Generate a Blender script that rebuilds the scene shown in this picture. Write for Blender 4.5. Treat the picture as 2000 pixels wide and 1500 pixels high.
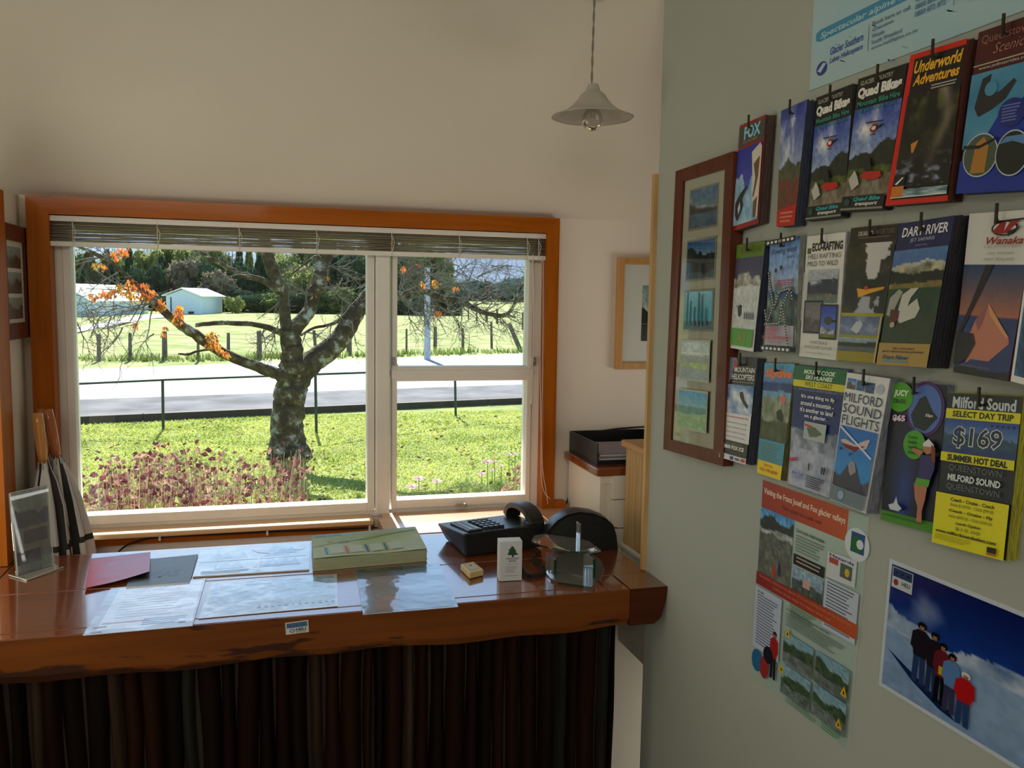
import bpy, bmesh, math, random
import numpy as np
from mathutils import Vector, Matrix
rnd = random.Random(7)
C = bpy.context.scene.collection
for o in list(bpy.data.objects): bpy.data.objects.remove(o)
PI = math.pi
# ---------------------------------------------------------------- camera
F = 1668.0; CH = 1.68
def camrot(yaw, pitch, roll):
    cy, sy = math.cos(yaw), math.sin(yaw)
    f = np.array([sy*math.cos(pitch), cy*math.cos(pitch), -math.sin(pitch)])
    r = np.array([cy, -sy, 0.0]); d = np.cross(f, r)
    c, s = math.cos(roll), math.sin(roll)
    return np.array([c*r+s*d, -s*r+c*d, f])
R = camrot(math.radians(15.75), math.radians(5.63), math.radians(-.925))
cam = bpy.data.cameras.new('camera'); co = bpy.data.objects.new('camera', cam); C.objects.link(co)
cam.sensor_width = 36; cam.lens = F/2000*36; cam.clip_start = .02; cam.clip_end = 3000
Mx = Matrix.Identity(4)
for i in range(3):
    Mx[i][0] = R[0][i]; Mx[i][1] = -R[1][i]; Mx[i][2] = -R[2][i]
Mx[2][3] = CH
co.matrix_world = Mx; bpy.context.scene.camera = co
# ---------------------------------------------------------------- world, sun, area lights, exposure
sc = bpy.context.scene
sc.view_settings.view_transform = 'Standard'; sc.view_settings.look = 'None'
sc.view_settings.gamma = 1; sc.view_settings.use_curve_mapping = False
sc.view_settings.exposure = 0.0
w = bpy.data.worlds.new('sky'); sc.world = w; w.use_nodes = True
nt = w.node_tree; bg = nt.nodes['Background']
sky = nt.nodes.new('ShaderNodeTexSky'); sky.sky_type = 'NISHITA'; sky.sun_disc = False
sky.sun_elevation = math.radians(37); sky.sun_rotation = 0.0; sky.air_density = 1.1; sky.dust_density = .15; sky.ozone_density = 2.5
nt.links.new(sky.outputs[0], bg.inputs[0]); bg.inputs[1].default_value = 0.26
sun = bpy.data.lights.new('sun', 'SUN'); sun.energy = 11.5; sun.angle = math.radians(.53); sun.color = (1, .95, .86)
so = bpy.data.objects.new('sun', sun); C.objects.link(so)
sd = Vector((0.0, -math.cos(math.radians(37)), -math.sin(math.radians(37))))
so.rotation_euler = sd.to_track_quat('-Z', 'Y').to_euler()
def area(name, loc, tgt, sx, sy, e, col):
    l = bpy.data.lights.new(name, 'AREA'); l.shape = 'RECTANGLE'; l.size = sx; l.size_y = sy; l.energy = e; l.color = col
    o = bpy.data.objects.new(name, l); C.objects.link(o); o.location = loc
    o.rotation_euler = (Vector(tgt)-Vector(loc)).to_track_quat('-Z', 'Y').to_euler(); return o
area('rear_fill_light', (-1.0, -2.3, 2.68), (.2, 2.6, 1.8), 2.0, .62, 28, (1, .96, .87))  # unseen fill lamp added behind the camera to lift the interior
area('side_fill_light', (-2.25, -.6, 1.7), (.9, .9, 1.6), 1.6, 1.0, 1.1, (.80, .93, 1))  # cool fill lamp added out of view for the right wall
area('alcove_fill_light', (2.22, 1.70, .85), (.95, 2.3, .25), .9, 1.1, 11, (1, .97, .90))  # fill lamp added out of view to brighten alcove and counter gap
area('left_window_light', (-.95, 1.83, 1.38), (.9, 2.15, 1.75), .95, .8, 4.0, (1, .97, .82))
# ---------------------------------------------------------------- pixel of the photograph -> point on a plane
def ray(x, y): return R.T@np.array([(x-1000)/F, (y-750)/F, 1.0])
def AX(x, y, X): d = ray(x, y); d = d*X/d[0]; return Vector((d[0], d[1], d[2]+CH))
def AY(x, y, Y): d = ray(x, y); d = d*Y/d[1]; return Vector((d[0], d[1], d[2]+CH))
def AZ(x, y, Z): d = ray(x, y); d = d*(Z-CH)/d[2]; return Vector((d[0], d[1], Z))
# ---------------------------------------------------------------- materials
def lin(c):
    return tuple((v/12.92 if v <= .04045 else ((v+.055)/1.055)**2.4) for v in c[:3])
MATS = {}
def nodes(name):
    m = bpy.data.materials.new(name); m.use_nodes = True; t = m.node_tree
    return m, t, t.nodes['Principled BSDF'], t.nodes['Material Output']
def mat(name, col, rough=.6, var=.06, scale=8, bump=0, metal=0, coat=0, stretch=(1, 1, 1), col2=None, bscale=None, spec=.5):
    if name in MATS: return MATS[name]
    m, t, b, out = nodes(name); L = t.links
    tc = t.nodes.new('ShaderNodeTexCoord'); mp = t.nodes.new('ShaderNodeMapping'); mp.inputs['Scale'].default_value = stretch
    L.new(tc.outputs['Object'], mp.inputs[0])
    n = t.nodes.new('ShaderNodeTexNoise'); n.inputs['Scale'].default_value = scale; n.inputs['Detail'].default_value = 5
    L.new(mp.outputs[0], n.inputs[0])
    r = t.nodes.new('ShaderNodeValToRGB'); e = r.color_ramp.elements
    c2 = col2 or tuple(v*(1-var) for v in col); c1 = col if col2 else tuple(min(1, v*(1+var)) for v in col)
    e[0].position = .35; e[1].position = .65; e[0].color = (*c2, 1); e[1].color = (*c1, 1)
    L.new(n.outputs[0], r.inputs[0]); L.new(r.outputs[0], b.inputs['Base Color'])
    b.inputs['Roughness'].default_value = rough; b.inputs['Metallic'].default_value = metal
    b.inputs['Coat Weight'].default_value = coat; b.inputs['Coat Roughness'].default_value = .08
    b.inputs['Specular IOR Level'].default_value = spec
    if bump:
        bp = t.nodes.new('ShaderNodeBump'); bp.inputs['Strength'].default_value = bump; bp.inputs['Distance'].default_value = .01
        n2 = t.nodes.new('ShaderNodeTexNoise'); n2.inputs['Scale'].default_value = bscale or scale*4; n2.inputs['Detail'].default_value = 4
        L.new(mp.outputs[0], n2.inputs[0]); L.new(n2.outputs[0], bp.inputs['Height']); L.new(bp.outputs[0], b.inputs['Normal'])
    MATS[name] = m; return m
def wood(name, c1, c2, axis='x', rough=.35, coat=0, knots=True, scale=1.0):
    if name in MATS: return MATS[name]
    m, t, b, out = nodes(name); L = t.links
    tc = t.nodes.new('ShaderNodeTexCoord'); mp = t.nodes.new('ShaderNodeMapping')
    s = {'x': (.9, 14, 14), 'y': (14, .9, 14), 'z': (14, 14, .9)}[axis]; mp.inputs['Scale'].default_value = tuple(v*scale for v in s)
    L.new(tc.outputs['Object'], mp.inputs[0])
    n = t.nodes.new('ShaderNodeTexNoise'); n.inputs['Scale'].default_value = 3.2; n.inputs['Detail'].default_value = 7; n.inputs['Distortion'].default_value = .6
    L.new(mp.outputs[0], n.inputs[0])
    r = t.nodes.new('ShaderNodeValToRGB'); e = r.color_ramp.elements; e[0].position = .3; e[1].position = .68
    e[0].color = (*c2, 1); e[1].color = (*c1, 1); L.new(n.outputs[0], r.inputs[0]); last = r.outputs[0]
    if knots:
        v = t.nodes.new('ShaderNodeTexVoronoi'); v.inputs['Scale'].default_value = 3.0
        m2 = t.nodes.new('ShaderNodeMapping'); m2.inputs['Scale'].default_value = {'x': (.8, 2.5, 2.5), 'y': (2.5, .8, 2.5), 'z': (2.5, 2.5, .8)}[axis]
        L.new(tc.outputs['Object'], m2.inputs[0]); L.new(m2.outputs[0], v.inputs['Vector'])
        r2 = t.nodes.new('ShaderNodeValToRGB'); e = r2.color_ramp.elements; e[0].position = .03; e[1].position = .075
        e[0].color = (.25, .2, .15, 1); e[1].color = (1, 1, 1, 1); L.new(v.outputs['Distance'], r2.inputs[0])
        mx = t.nodes.new('ShaderNodeMix'); mx.data_type = 'RGBA'; mx.blend_type = 'MULTIPLY'; mx.inputs[0].default_value = .8
        L.new(last, mx.inputs[6]); L.new(r2.outputs[0], mx.inputs[7]); last = mx.outputs[2]
    L.new(last, b.inputs['Base Color']); b.inputs['Roughness'].default_value = rough; b.inputs['Specular IOR Level'].default_value = .5 if coat > .2 else .1
    b.inputs['Coat Weight'].default_value = coat; b.inputs['Coat Roughness'].default_value = .07
    bp = t.nodes.new('ShaderNodeBump'); bp.inputs['Strength'].default_value = .12; bp.inputs['Distance'].default_value = .002
    L.new(n.outputs[0], bp.inputs['Height']); L.new(bp.outputs[0], b.inputs['Normal'])
    MATS[name] = m; return m
def glassmat(name, tint, ior=1.45, rough=0.0, boost=1.0):
    if name in MATS: return MATS[name]
    m, t, b, out = nodes(name); t.nodes.remove(b); L = t.links
    tr = t.nodes.new('ShaderNodeBsdfTransparent'); tr.inputs[0].default_value = (*tint, 1)
    g = t.nodes.new('ShaderNodeBsdfGlossy'); g.inputs['Roughness'].default_value = rough
    f = t.nodes.new('ShaderNodeFresnel'); f.inputs[0].default_value = ior
    mm = t.nodes.new('ShaderNodeMath'); mm.operation = 'MULTIPLY'; mm.inputs[1].default_value = boost; mm.use_clamp = True
    L.new(f.outputs[0], mm.inputs[0])
    mx = t.nodes.new('ShaderNodeMixShader'); L.new(mm.outputs[0], mx.inputs[0]); L.new(tr.outputs[0], mx.inputs[1]); L.new(g.outputs[0], mx.inputs[2])
    L.new(mx.outputs[0], out.inputs[0]); MATS[name] = m; return m
def leafmat(name, c1, c2, scale=3, trans=.45, rough=.55):
    if name in MATS: return MATS[name]
    m, t, b, out = nodes(name); L = t.links
    tc = t.nodes.new('ShaderNodeTexCoord'); n = t.nodes.new('ShaderNodeTexNoise'); n.inputs['Scale'].default_value = scale; n.inputs['Detail'].default_value = 3
    L.new(tc.outputs['Object'], n.inputs[0]); r = t.nodes.new('ShaderNodeValToRGB'); e = r.color_ramp.elements
    e[0].position = .38; e[1].position = .62; e[0].color = (*c1, 1); e[1].color = (*c2, 1); L.new(n.outputs[0], r.inputs[0])
    L.new(r.outputs[0], b.inputs['Base Color']); b.inputs['Roughness'].default_value = rough; b.inputs['Specular IOR Level'].default_value = .5 if rough < .9 else 0
    tl = t.nodes.new('ShaderNodeBsdfTranslucent'); L.new(r.outputs[0], tl.inputs[0])
    mx = t.nodes.new('ShaderNodeMixShader'); mx.inputs[0].default_value = trans
    L.new(b.outputs[0], mx.inputs[1]); L.new(tl.outputs[0], mx.inputs[2]); L.new(mx.outputs[0], out.inputs[0])
    MATS[name] = m; return m
def printmat(name, rough, coat=0, wave=0.0, wscale=9, trans=0):
    if name in MATS: return MATS[name]
    m, t, b, out = nodes(name); L = t.links
    a = t.nodes.new('ShaderNodeAttribute'); a.attribute_name = 'Col'; L.new(a.outputs['Color'], b.inputs['Base Color'])
    b.inputs['Roughness'].default_value = rough; b.inputs['Coat Weight'].default_value = coat; b.inputs['Coat Roughness'].default_value = .05
    if wave:
        tc = t.nodes.new('ShaderNodeTexCoord'); n = t.nodes.new('ShaderNodeTexNoise'); n.inputs['Scale'].default_value = wscale; n.inputs['Detail'].default_value = 2
        L.new(tc.outputs['Object'], n.inputs[0])
        bp = t.nodes.new('ShaderNodeBump'); bp.inputs['Strength'].default_value = wave; bp.inputs['Distance'].default_value = .02
        L.new(n.outputs[0], bp.inputs['Height']); L.new(bp.outputs[0], b.inputs['Normal']); L.new(bp.outputs[0], b.inputs['Coat Normal'])
    MATS[name] = m; return m
plaster = mat('cream_plaster', (.80, .735, .62), .85, .025, 1.5, .05, bscale=60)
plaster_w = mat('window_wall_plaster', (.86, .76, .645), .85, .03, 1.5, .05, bscale=60)
plaster_r = mat('pale_green_plaster', (.44, .47, .415), .8, .02, 2, .04, bscale=60)
pine = wood('varnished_pine', (.46, .125, .007), (.35, .082, .004), 'x', .4, .1)
pinez = wood('varnished_pine_upright', (.46, .125, .007), (.35, .082, .004), 'z', .4, .1)
pinep = wood('pale_pine', (.66, .44, .2), (.5, .3, .12), 'z', .45)
pinepx = wood('pale_pine_board', (.62, .36, .16), (.5, .27, .1), 'y', .4)
rimu = wood('glossy_red_brown_timber', (.24, .058, .010), (.17, .035, .005), 'x', .22, 1.0)
rimuy = wood('glossy_red_brown_timber_end', (.22, .055, .012), (.15, .035, .007), 'y', .25, 1.0)
rimuf = wood('dark_orange_timber', (.46, .17, .035), (.34, .105, .022), 'x', .35, .4)
endgr = wood('dark_end_grain', (.09, .02, .006), (.055, .012, .004), 'x', .4, .2)
darkw = wood('dark_mahogany_frame', (.15, .04, .018), (.10, .026, .012), 'z', .4, .1, False)
white = mat('aged_white_paint', (.86, .82, .74), .45, .04, 6, .05, bscale=50)
black = mat('black_plastic', (.012, .013, .015), .38, .1, 20)
blackrub = mat('black_rubber', (.015, .014, .013), .6)
metal = mat('dull_metal', (.5, .48, .45), .35, .1, 20, metal=1)
wire = mat('dark_wire', (.05, .045, .03), .45, .1, 20, metal=.6)
cream = mat('cream_painted_board', (.84, .79, .68), .5, .02, 4)
# ---------------------------------------------------------------- mesh builder
class MB:
    def __init__(s): s.v = []; s.f = []; s.smooth = False
    def add(s, vs, fs):
        k = len(s.v); s.v += [tuple(v) for v in vs]; s.f += [tuple(i+k for i in f) for f in fs]; return s
    def box(s, a, b, rz=0, c=None):
        x0, y0, z0 = a; x1, y1, z1 = b
        x0, x1 = min(x0, x1), max(x0, x1); y0, y1 = min(y0, y1), max(y0, y1); z0, z1 = min(z0, z1), max(z0, z1)
        vs = [(x0, y0, z0), (x1, y0, z0), (x1, y1, z0), (x0, y1, z0), (x0, y0, z1), (x1, y0, z1), (x1, y1, z1), (x0, y1, z1)]
        if rz:
            cx, cy = c or ((x0+x1)/2, (y0+y1)/2); co_, si = math.cos(rz), math.sin(rz)
            vs = [(cx+(x-cx)*co_-(y-cy)*si, cy+(x-cx)*si+(y-cy)*co_, z) for x, y, z in vs]
        return s.add(vs, [(0, 3, 2, 1), (4, 5, 6, 7), (0, 1, 5, 4), (1, 2, 6, 5), (2, 3, 7, 6), (3, 0, 4, 7)])
    def hexa(s, q, r):   # q, r: four points each (front, back)
        vs = list(q)+list(r)
        return s.add(vs, [(0, 1, 2, 3), (7, 6, 5, 4), (0, 4, 5, 1), (1, 5, 6, 2), (2, 6, 7, 3), (3, 7, 4, 0)])
    def prism(s, pts, d):  # pts: planar polygon, d: extrusion vector
        n = len(pts); d = Vector(d); pts = [Vector(p) for p in pts]
        vs = pts+[p+d for p in pts]
        return s.add(vs, [tuple(range(n)), tuple(range(2*n-1, n-1, -1))]+[(i, i+n, (i+1) % n+n, (i+1) % n) for i in range(n)])
    def tube(s, pts, rads, n=8, cap=True):
        pts = [Vector(p) for p in pts]
        if not hasattr(rads, '__len__'): rads = [rads]*len(pts)
        up = None; vs = []
        for i, p in enumerate(pts):
            d = (pts[min(i+1, len(pts)-1)]-pts[max(i-1, 0)]).normalized()
            if up is None: up = d.orthogonal().normalized()
            up = (up-d*up.dot(d)); up = up.normalized() if up.length > 1e-6 else d.orthogonal().normalized()
            q = d.cross(up)
            for k in range(n):
                a = 2*PI*k/n; vs.append(p+(up*math.cos(a)+q*math.sin(a))*rads[i])
        fs = []
        for i in range(len(pts)-1):
            for k in range(n):
                fs.append((i*n+k, i*n+(k+1) % n, (i+1)*n+(k+1) % n, (i+1)*n+k))
        if cap: fs += [tuple(range(n-1, -1, -1)), tuple(range((len(pts)-1)*n, len(pts)*n))]
        return s.add(vs, fs)
    def lathe(s, prof, c, n=32, wob=None):
        vs = []; fs = []
        for j, (r, z) in enumerate(prof):
            for k in range(n):
                a = 2*PI*k/n; rr = r*(wob(a, j) if wob else 1); vs.append((c[0]+rr*math.cos(a), c[1]+rr*math.sin(a), c[2]+z))
        for j in range(len(prof)-1):
            for k in range(n): fs.append((j*n+k, j*n+(k+1) % n, (j+1)*n+(k+1) % n, (j+1)*n+k))
        return s.add(vs, fs)
    def sphere(s, c, r, n=12, m=8, sc=(1, 1, 1)):
        prof = [(r*math.sin(PI*j/m)+1e-5, -r*math.cos(PI*j/m)) for j in range(m+1)]
        k = len(s.v); s.lathe(prof, (0, 0, 0), n)
        for i in range(k, len(s.v)):
            v = s.v[i]; s.v[i] = (c[0]+v[0]*sc[0], c[1]+v[1]*sc[1], c[2]+v[2]*sc[2])
        return s
    def build(s, name, m, parent=None, smooth=False, bevel=0, label=None, kind=None, sub=0):
        off = Vector(parent['_o']) if parent is not None and '_o' in parent else Vector((0, 0, 0))
        me = bpy.data.meshes.new(name)
        me.from_pydata([(v[0]-off.x, v[1]-off.y, v[2]-off.z) for v in s.v], [], s.f); me.update()
        if m: me.materials.append(m)
        if smooth:
            me.polygons.foreach_set('use_smooth', [True]*len(me.polygons))
        o = bpy.data.objects.new(name, me); C.objects.link(o)
        if parent is not None: o.parent = parent; o['_o'] = parent['_o'] if '_o' in parent else (0, 0, 0)
        if bevel:
            b = o.modifiers.new('bevel', 'BEVEL'); b.width = bevel; b.segments = 2; b.limit_method = 'ANGLE'; b.angle_limit = .6
        if label: o['label'] = label
        if kind: o['kind'] = kind
        return o
def thing(name, label, cat, loc=(0, 0, 0), group=None):
    o = bpy.data.objects.new(name, None); o.empty_display_size = .02; C.objects.link(o); o.location = loc
    o['_o'] = tuple(float(v) for v in loc); o['label'] = label; o['category'] = cat
    if group: o['group'] = group
    return o
def tag(o, label, cat, group=None):
    o['label'] = label; o['category'] = cat
    if group: o['group'] = group
    return o
def struct(name, mb, m, **k): return mb.build(name, m, None, kind='structure', **k)
def spline(pts, n=6):
    pts = [Vector(p) for p in pts]; out = []
    for i in range(len(pts)-1):
        p0 = pts[max(i-1, 0)]; p1 = pts[i]; p2 = pts[i+1]; p3 = pts[min(i+2, len(pts)-1)]
        for k in range(n):
            t = k/n; out.append(.5*((2*p1)+(p2-p0)*t+(2*p0-5*p1+4*p2-p3)*t*t+(3*p1-p0-3*p2+p3)*t**3))
    return out+[pts[-1]]
# ---------------------------------------------------------------- printed faces (flat print as coloured polygons)
TXT = {}
def textmesh(s, bold, shear):
    k = (s, bold, shear)
    if k in TXT: return TXT[k]
    cu = bpy.data.curves.new('t', 'FONT'); cu.body = s; cu.resolution_u = 2; cu.offset = bold; cu.shear = shear
    o = bpy.data.objects.new('t', cu); me = o.to_mesh()
    v = np.zeros(len(me.vertices)*3); me.vertices.foreach_get('co', v); v = v.reshape(-1, 3)[:, :2].copy()
    f = [tuple(p.vertices) for p in me.polygons]; o.to_mesh_clear(); bpy.data.objects.remove(o); bpy.data.curves.remove(cu)
    if len(v):
        a = v.min(0); b = v.max(0); v = (v-a)/np.maximum(b-a, 1e-6)
    TXT[k] = (v, f); return TXT[k]
def vnoise(X, Y, sc_, seed):
    r = np.random.RandomState(seed); g = r.rand(64, 64)
    x = X*sc_; y = Y*sc_; xi = np.floor(x).astype(int); yi = np.floor(y).astype(int); fx = x-xi; fy = y-yi
    fx = fx*fx*(3-2*fx); fy = fy*fy*(3-2*fy)
    q = lambda i, j: g[(yi+j) % 64, (xi+i) % 64]
    return (q(0, 0)*(1-fx)+q(1, 0)*fx)*(1-fy)+(q(0, 1)*(1-fx)+q(1, 1)*fx)*fy
def fbm(X, Y, sc_, seed): return sum(vnoise(X, Y, sc_*2**i, seed+i)*.5**(i+1) for i in range(4))*1.07
def mixc(a, b, t): return np.array(a)*(1-t[..., None])+np.array(b)*t[..., None]
def photo(sky=((.2, .4, .75), (.7, .8, .9)), layers=(), cloud=0, seed=1, grain=.1, hz=.6):
    """sky gradient and ridges: layers = (ridge height v, amplitude, colour, colour 2, frequency, snow)"""
    def fn(X, Y):
        c = mixc(sky[0], sky[1], np.clip(Y/hz, 0, 1))
        if cloud: c = c+(np.clip(fbm(X, Y, 4, seed+50)-.5, 0, 1)*cloud*3)[..., None]*(np.array((1, 1, 1))-c)
        for i, (b, a, c1, c2, fq, sn) in enumerate(layers):
            r = b-a*(fbm(X, X*0+i*3.3, fq, seed+i*7)-.5)*2
            m = Y > r; n = fbm(X, Y, 7, seed+i*11+3); cc = mixc(c1, c2, np.clip((n-.3)*2.2, 0, 1))
            if sn: cc = mixc(cc, (.93, .95, .98), np.clip(1-(Y-r)/sn, 0, 1)*np.clip((n-.35)*5, 0, 1))
            c = np.where(m[..., None], cc, c)
        g = fbm(X, Y, 23, seed+90)-.5
        return np.clip(c*(1+g[..., None]*grain*4), 0, 1)
    return fn
def flatn(c1, c2, sc_=5, seed=1, sx=1, sy=1):
    return lambda X, Y: mixc(c1, c2, np.clip((fbm(X*sx, Y*sy, sc_, seed)-.25)*2, 0, 1))
class Print:
    def __init__(s, quad, step=.0003, bend=None):
        s.q = [Vector(p) for p in quad]   # TL TR BR BL
        s.n = (s.q[3]-s.q[0]).cross(s.q[1]-s.q[0]).normalized(); s.step = step; s.bend = bend
        s.V = []; s.Fc = []; s.Cc = []; s.k = 0; s.lay = 0
    def P(s, u, v, l):
        a, b, c, d = s.q
        p = a*((1-u)*(1-v))+b*(u*(1-v))+c*(u*v)+d*((1-u)*v)+s.n*(l*s.step)
        if s.bend: p = p+s.bend(u, v)
        return p
    def raw(s, uv, faces, cols, l):
        for (u, v), c in zip(uv, cols): s.V.append(tuple(s.P(u, v, l))); s.Cc.append(c)
        s.Fc += [tuple(i+s.k for i in f) for f in faces]; s.k = len(s.V)
    def photo(s, u0, v0, u1, v1, fn, nx=40, ny=60, l=None):
        l = s.up(l); U, V = np.meshgrid(np.linspace(0, 1, nx+1), np.linspace(0, 1, ny+1)); c = np.clip(fn(U, V), 0, 1)
        c = np.where(c <= .04045, c/12.92, ((c+.055)/1.055)**2.4)
        uv = [(u0+(u1-u0)*a, v0+(v1-v0)*b) for a, b in zip(U.ravel(), V.ravel())]; w_ = nx+1
        s.raw(uv, [(j*w_+i, (j+1)*w_+i, (j+1)*w_+i+1, j*w_+i+1) for j in range(ny) for i in range(nx)], [tuple(x) for x in c.reshape(-1, 3)], l)
    def up(s, l):
        if l is None: s.lay += 1; return s.lay
        return l
    def poly(s, pts, c, l=None):
        l = s.up(l); c = lin(c); s.raw(pts, [tuple(range(len(pts)))], [c]*len(pts), l)
    def rect(s, u0, v0, u1, v1, c, l=None):
        l = s.up(l); c = lin(c); n = 8 if s.bend else 1
        uv = [(u0+(u1-u0)*i/n, v0+(v1-v0)*j/n) for j in range(n+1) for i in range(n+1)]
        s.raw(uv, [(j*(n+1)+i, (j+1)*(n+1)+i, (j+1)*(n+1)+i+1, j*(n+1)+i+1) for j in range(n) for i in range(n)], [c]*len(uv), l)
    def circ(s, u, v, ru, rv, c, n=28, l=None): s.poly([(u+ru*math.cos(2*PI*k/n), v+rv*math.sin(2*PI*k/n)) for k in range(n)], c, l)
    def text(s, t, u0, v0, u1, v1, c, bold=0.0, shear=0.0, l=None, rot=0):
        l = s.up(l); v, f = textmesh(t, bold, shear); c = lin(c)
        uv = [(u0+(u1-u0)*x, v1+(v0-v1)*y+rot*(x-.5)) for x, y in v]
        s.raw(uv, f, [c]*len(uv), l)
    def lines(s, u0, v0, u1, n, dv, c, h=.45, seed=0):
        r = random.Random(seed); l = s.up(None)
        for i in range(n):
            s.rect(u0, v0+i*dv, u0+(u1-u0)*r.uniform(.6, 1), v0+i*dv+dv*h, c, l)
    def build(s, name, m, parent=None, label=None):
        off = Vector(parent['_o']) if parent is not None and '_o' in parent else Vector((0, 0, 0))
        me = bpy.data.meshes.new(name); me.from_pydata([(a-off.x, b-off.y, c-off.z) for a, b, c in s.V], [], s.Fc); me.update()
        at = me.color_attributes.new('Col', 'FLOAT_COLOR', 'POINT')
        at.data.foreach_set('color', np.array([(*c, 1) for c in s.Cc], dtype=np.float32).ravel())
        me.materials.append(m); o = bpy.data.objects.new(name, me); C.objects.link(o)
        if parent is not None: o.parent = parent
        if label: o['label'] = label
        return o
pr = printmat('printed_card', .38); prg = printmat('glossy_print', .16, .6, .10, 7); prm = printmat('matte_print', .6)
prs = printmat('print_in_plastic_sleeve', .3, 1.0, .16, 11)

# ================================================================= SETTING
YW = 2.64; XL = -.66; XR = .91; ZC = 1.943; SL = .75; YG = 2.69; PY = 1.942
g = -.35
# floor
struct('floor', MB().box((-2.6, -2.7, -.05), (2.3, YW, 0)), mat('beige_vinyl_floor', (.60, .57, .50), .4, .06, 5))
# window wall with its opening
WX0, WX1 = -.62, .882; WZ0, WZ1 = .99, 1.92
wl = MB()
for a, b in (((-2.6, YW, -.05), (WX0, YW+.12, ZC)), ((WX1, YW, -.05), (2.3, YW+.12, ZC)), ((WX0, YW, -.05), (WX1, YW+.12, WZ0)), ((WX0, YW, WZ1), (WX1, YW+.12, ZC+.0))):
    wl.box(a, b)
struct('wall_back', wl, plaster_w)
cl = MB(); yt = YW-(3.1-ZC)/SL
cl.hexa([(-2.6, YW+.12, ZC-.09), (2.3, YW+.12, ZC-.09), (2.3, YW+.12, ZC+.05), (-2.6, YW+.12, ZC+.05)],
        [(-2.6, yt, 3.1), (2.3, yt, 3.1), (2.3, yt, 3.24), (-2.6, yt, 3.24)])
cl.v = []; cl.f = []
def zc(y): return ZC+SL*(YW-y)
cl.add([(-2.6, YW, zc(YW)), (2.3, YW, zc(YW)), (2.3, yt, 3.1), (-2.6, yt, 3.1), (-2.6, -2.7, 3.1), (2.3, -2.7, 3.1),
        (-2.6, YW+.12, zc(YW)), (2.3, YW+.12, zc(YW)), (2.3, YW+.12, ZC+.1), (-2.6, YW+.12, ZC+.1), (2.3, yt, 3.25), (-2.6, yt, 3.25), (-2.6, -2.7, 3.25), (2.3, -2.7, 3.25)],
       [(0, 1, 2, 3), (3, 2, 5, 4), (0, 6, 7, 1), (6, 9, 8, 7), (9, 11, 10, 8), (11, 12, 13, 10), (4, 5, 13, 12)])
struct('ceiling', cl, plaster)
struct('wall_left', MB().box((XL-.1, 2.401, 0), (XL, YW, ZC)).box((XL-.1, 1.2, 0), (XL, 2.401, .94)).box((XL-.1, 1.2, 1.90), (XL, 2.401, ZC)).box((XL-.1, 1.2, .94), (XL, 1.38, 1.90)), plaster)
struct('wall_far_left', MB().box((-2.7, -2.7, -.05), (-2.6, YW+.12, 3.3)), plaster)
struct('wall_front', MB().box((-2.7, -2.8, -.05), (2.4, -2.7, 3.3)), plaster)
struct('wall_right', MB().box((XR, -2.7, 0), (XR+.10, PY, 3.3)), plaster_r)
struct('wall_far_right', MB().box((2.3, -2.7, -.05), (2.4, YW+.12, 3.3)), plaster)
struct('trim_1', MB().box((XR-.002, PY, 1.001), (XR+.10, PY+.018, 1.99)).box((XR-.010, PY+.002, 1.001), (XR-.002, PY+.016, 1.99)), pinep)
# window casing (pine)
def AYp(x, y): return AY(x, y, 2.60)
cs = MB(); cy0, cy1 = 2.605, 2.66
cx0, cx1 = AY(57, 600, cy0).x, AY(1088, 700, cy0).x
ix0, ix1 = AY(97, 500, cy0).x, AY(1064, 700, cy0).x
zt = AY(600, 405, cy0).z; zi = AY(600, 437, cy0).z; zb = 1.0
C1 = ((cx0, cy0, zt), (cx1, cy0, zt), (ix1, cy0, zi), (ix0, cy0, zi))
cs = MB().prism([C1[0], C1[3], C1[2], C1[1]], (0, cy1-cy0, 0)); struct('trim_2', cs, pine)
cs = MB().prism([(cx0, cy0, .78), (ix0, cy0, .78), (ix0, cy0, zi), (cx0, cy0, zt)], (0, cy1-cy0, 0)); struct('trim_3', cs, pinez)
cs = MB().prism([(ix1, cy0, zb), (cx1, cy0, zb), (cx1, cy0, zt), (ix1, cy0, zi)], (0, cy1-cy0, 0)); struct('trim_4', cs, pinez)
# white window: frame, sashes, mullion, transom, panes
yf = 2.655
win = thing('window_1', 'white painted timber window with a wide left pane and a split right side', 'window', (.13, yf, 1.0)); win['kind'] = 'structure'
for k in ('category',): del win[k]
def W(x, y): p = AY(x, y, yf); return p.x, p.z
px0 = W(146, 750)[0]; px1 = W(718, 750)[0]; px2 = W(776, 750)[0]; px3 = W(1030, 750)[0]
zb0 = W(430, 996)[1]; zb1 = W(900, 972)[1]
zl0 = 1.0; zt0 = 1.86
f = MB(); f.box((WX0, yf+.01, WZ0), (px0-.018, yf+.09, WZ1)); f.box((px3+.018, yf+.01, WZ0), (WX1, yf+.09, WZ1))
f.box((WX0, yf+.012, zt0), (WX1, yf+.09, WZ1)); f.box((WX0, yf+.012, WZ0), (WX1, yf+.09, 1.012))
f.build('frame', white, win, bevel=.003)
m_ = (px1+px2)/2
MB().box((m_-.022, yf-.008, 1.0), (m_+.022, yf+.09, zt0)).build('mullion', white, win, bevel=.004)
def sash(x0, x1, z0, z1, s, sb, st, nm='sash'):
    b = MB(); b.box((x0-s, yf+.004, z0-sb), (x0, yf+.06, z1+st)); b.box((x1, yf+.004, z0-sb), (x1+s, yf+.06, z1+st))
    b.box((x0, yf+.004, z0-sb), (x1, yf+.06, z0)); b.box((x0, yf+.004, z1), (x1, yf+.06, z1+st))
    o = b.build(nm, white, win, bevel=.002)
    MB().box((x0-.004, YG, z0-.004), (x1+.004, YG+.003, z1+.004)).build('pane', glassmat('window_glass', (.97, .985, .975), 1.45), o)
    return o
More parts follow.
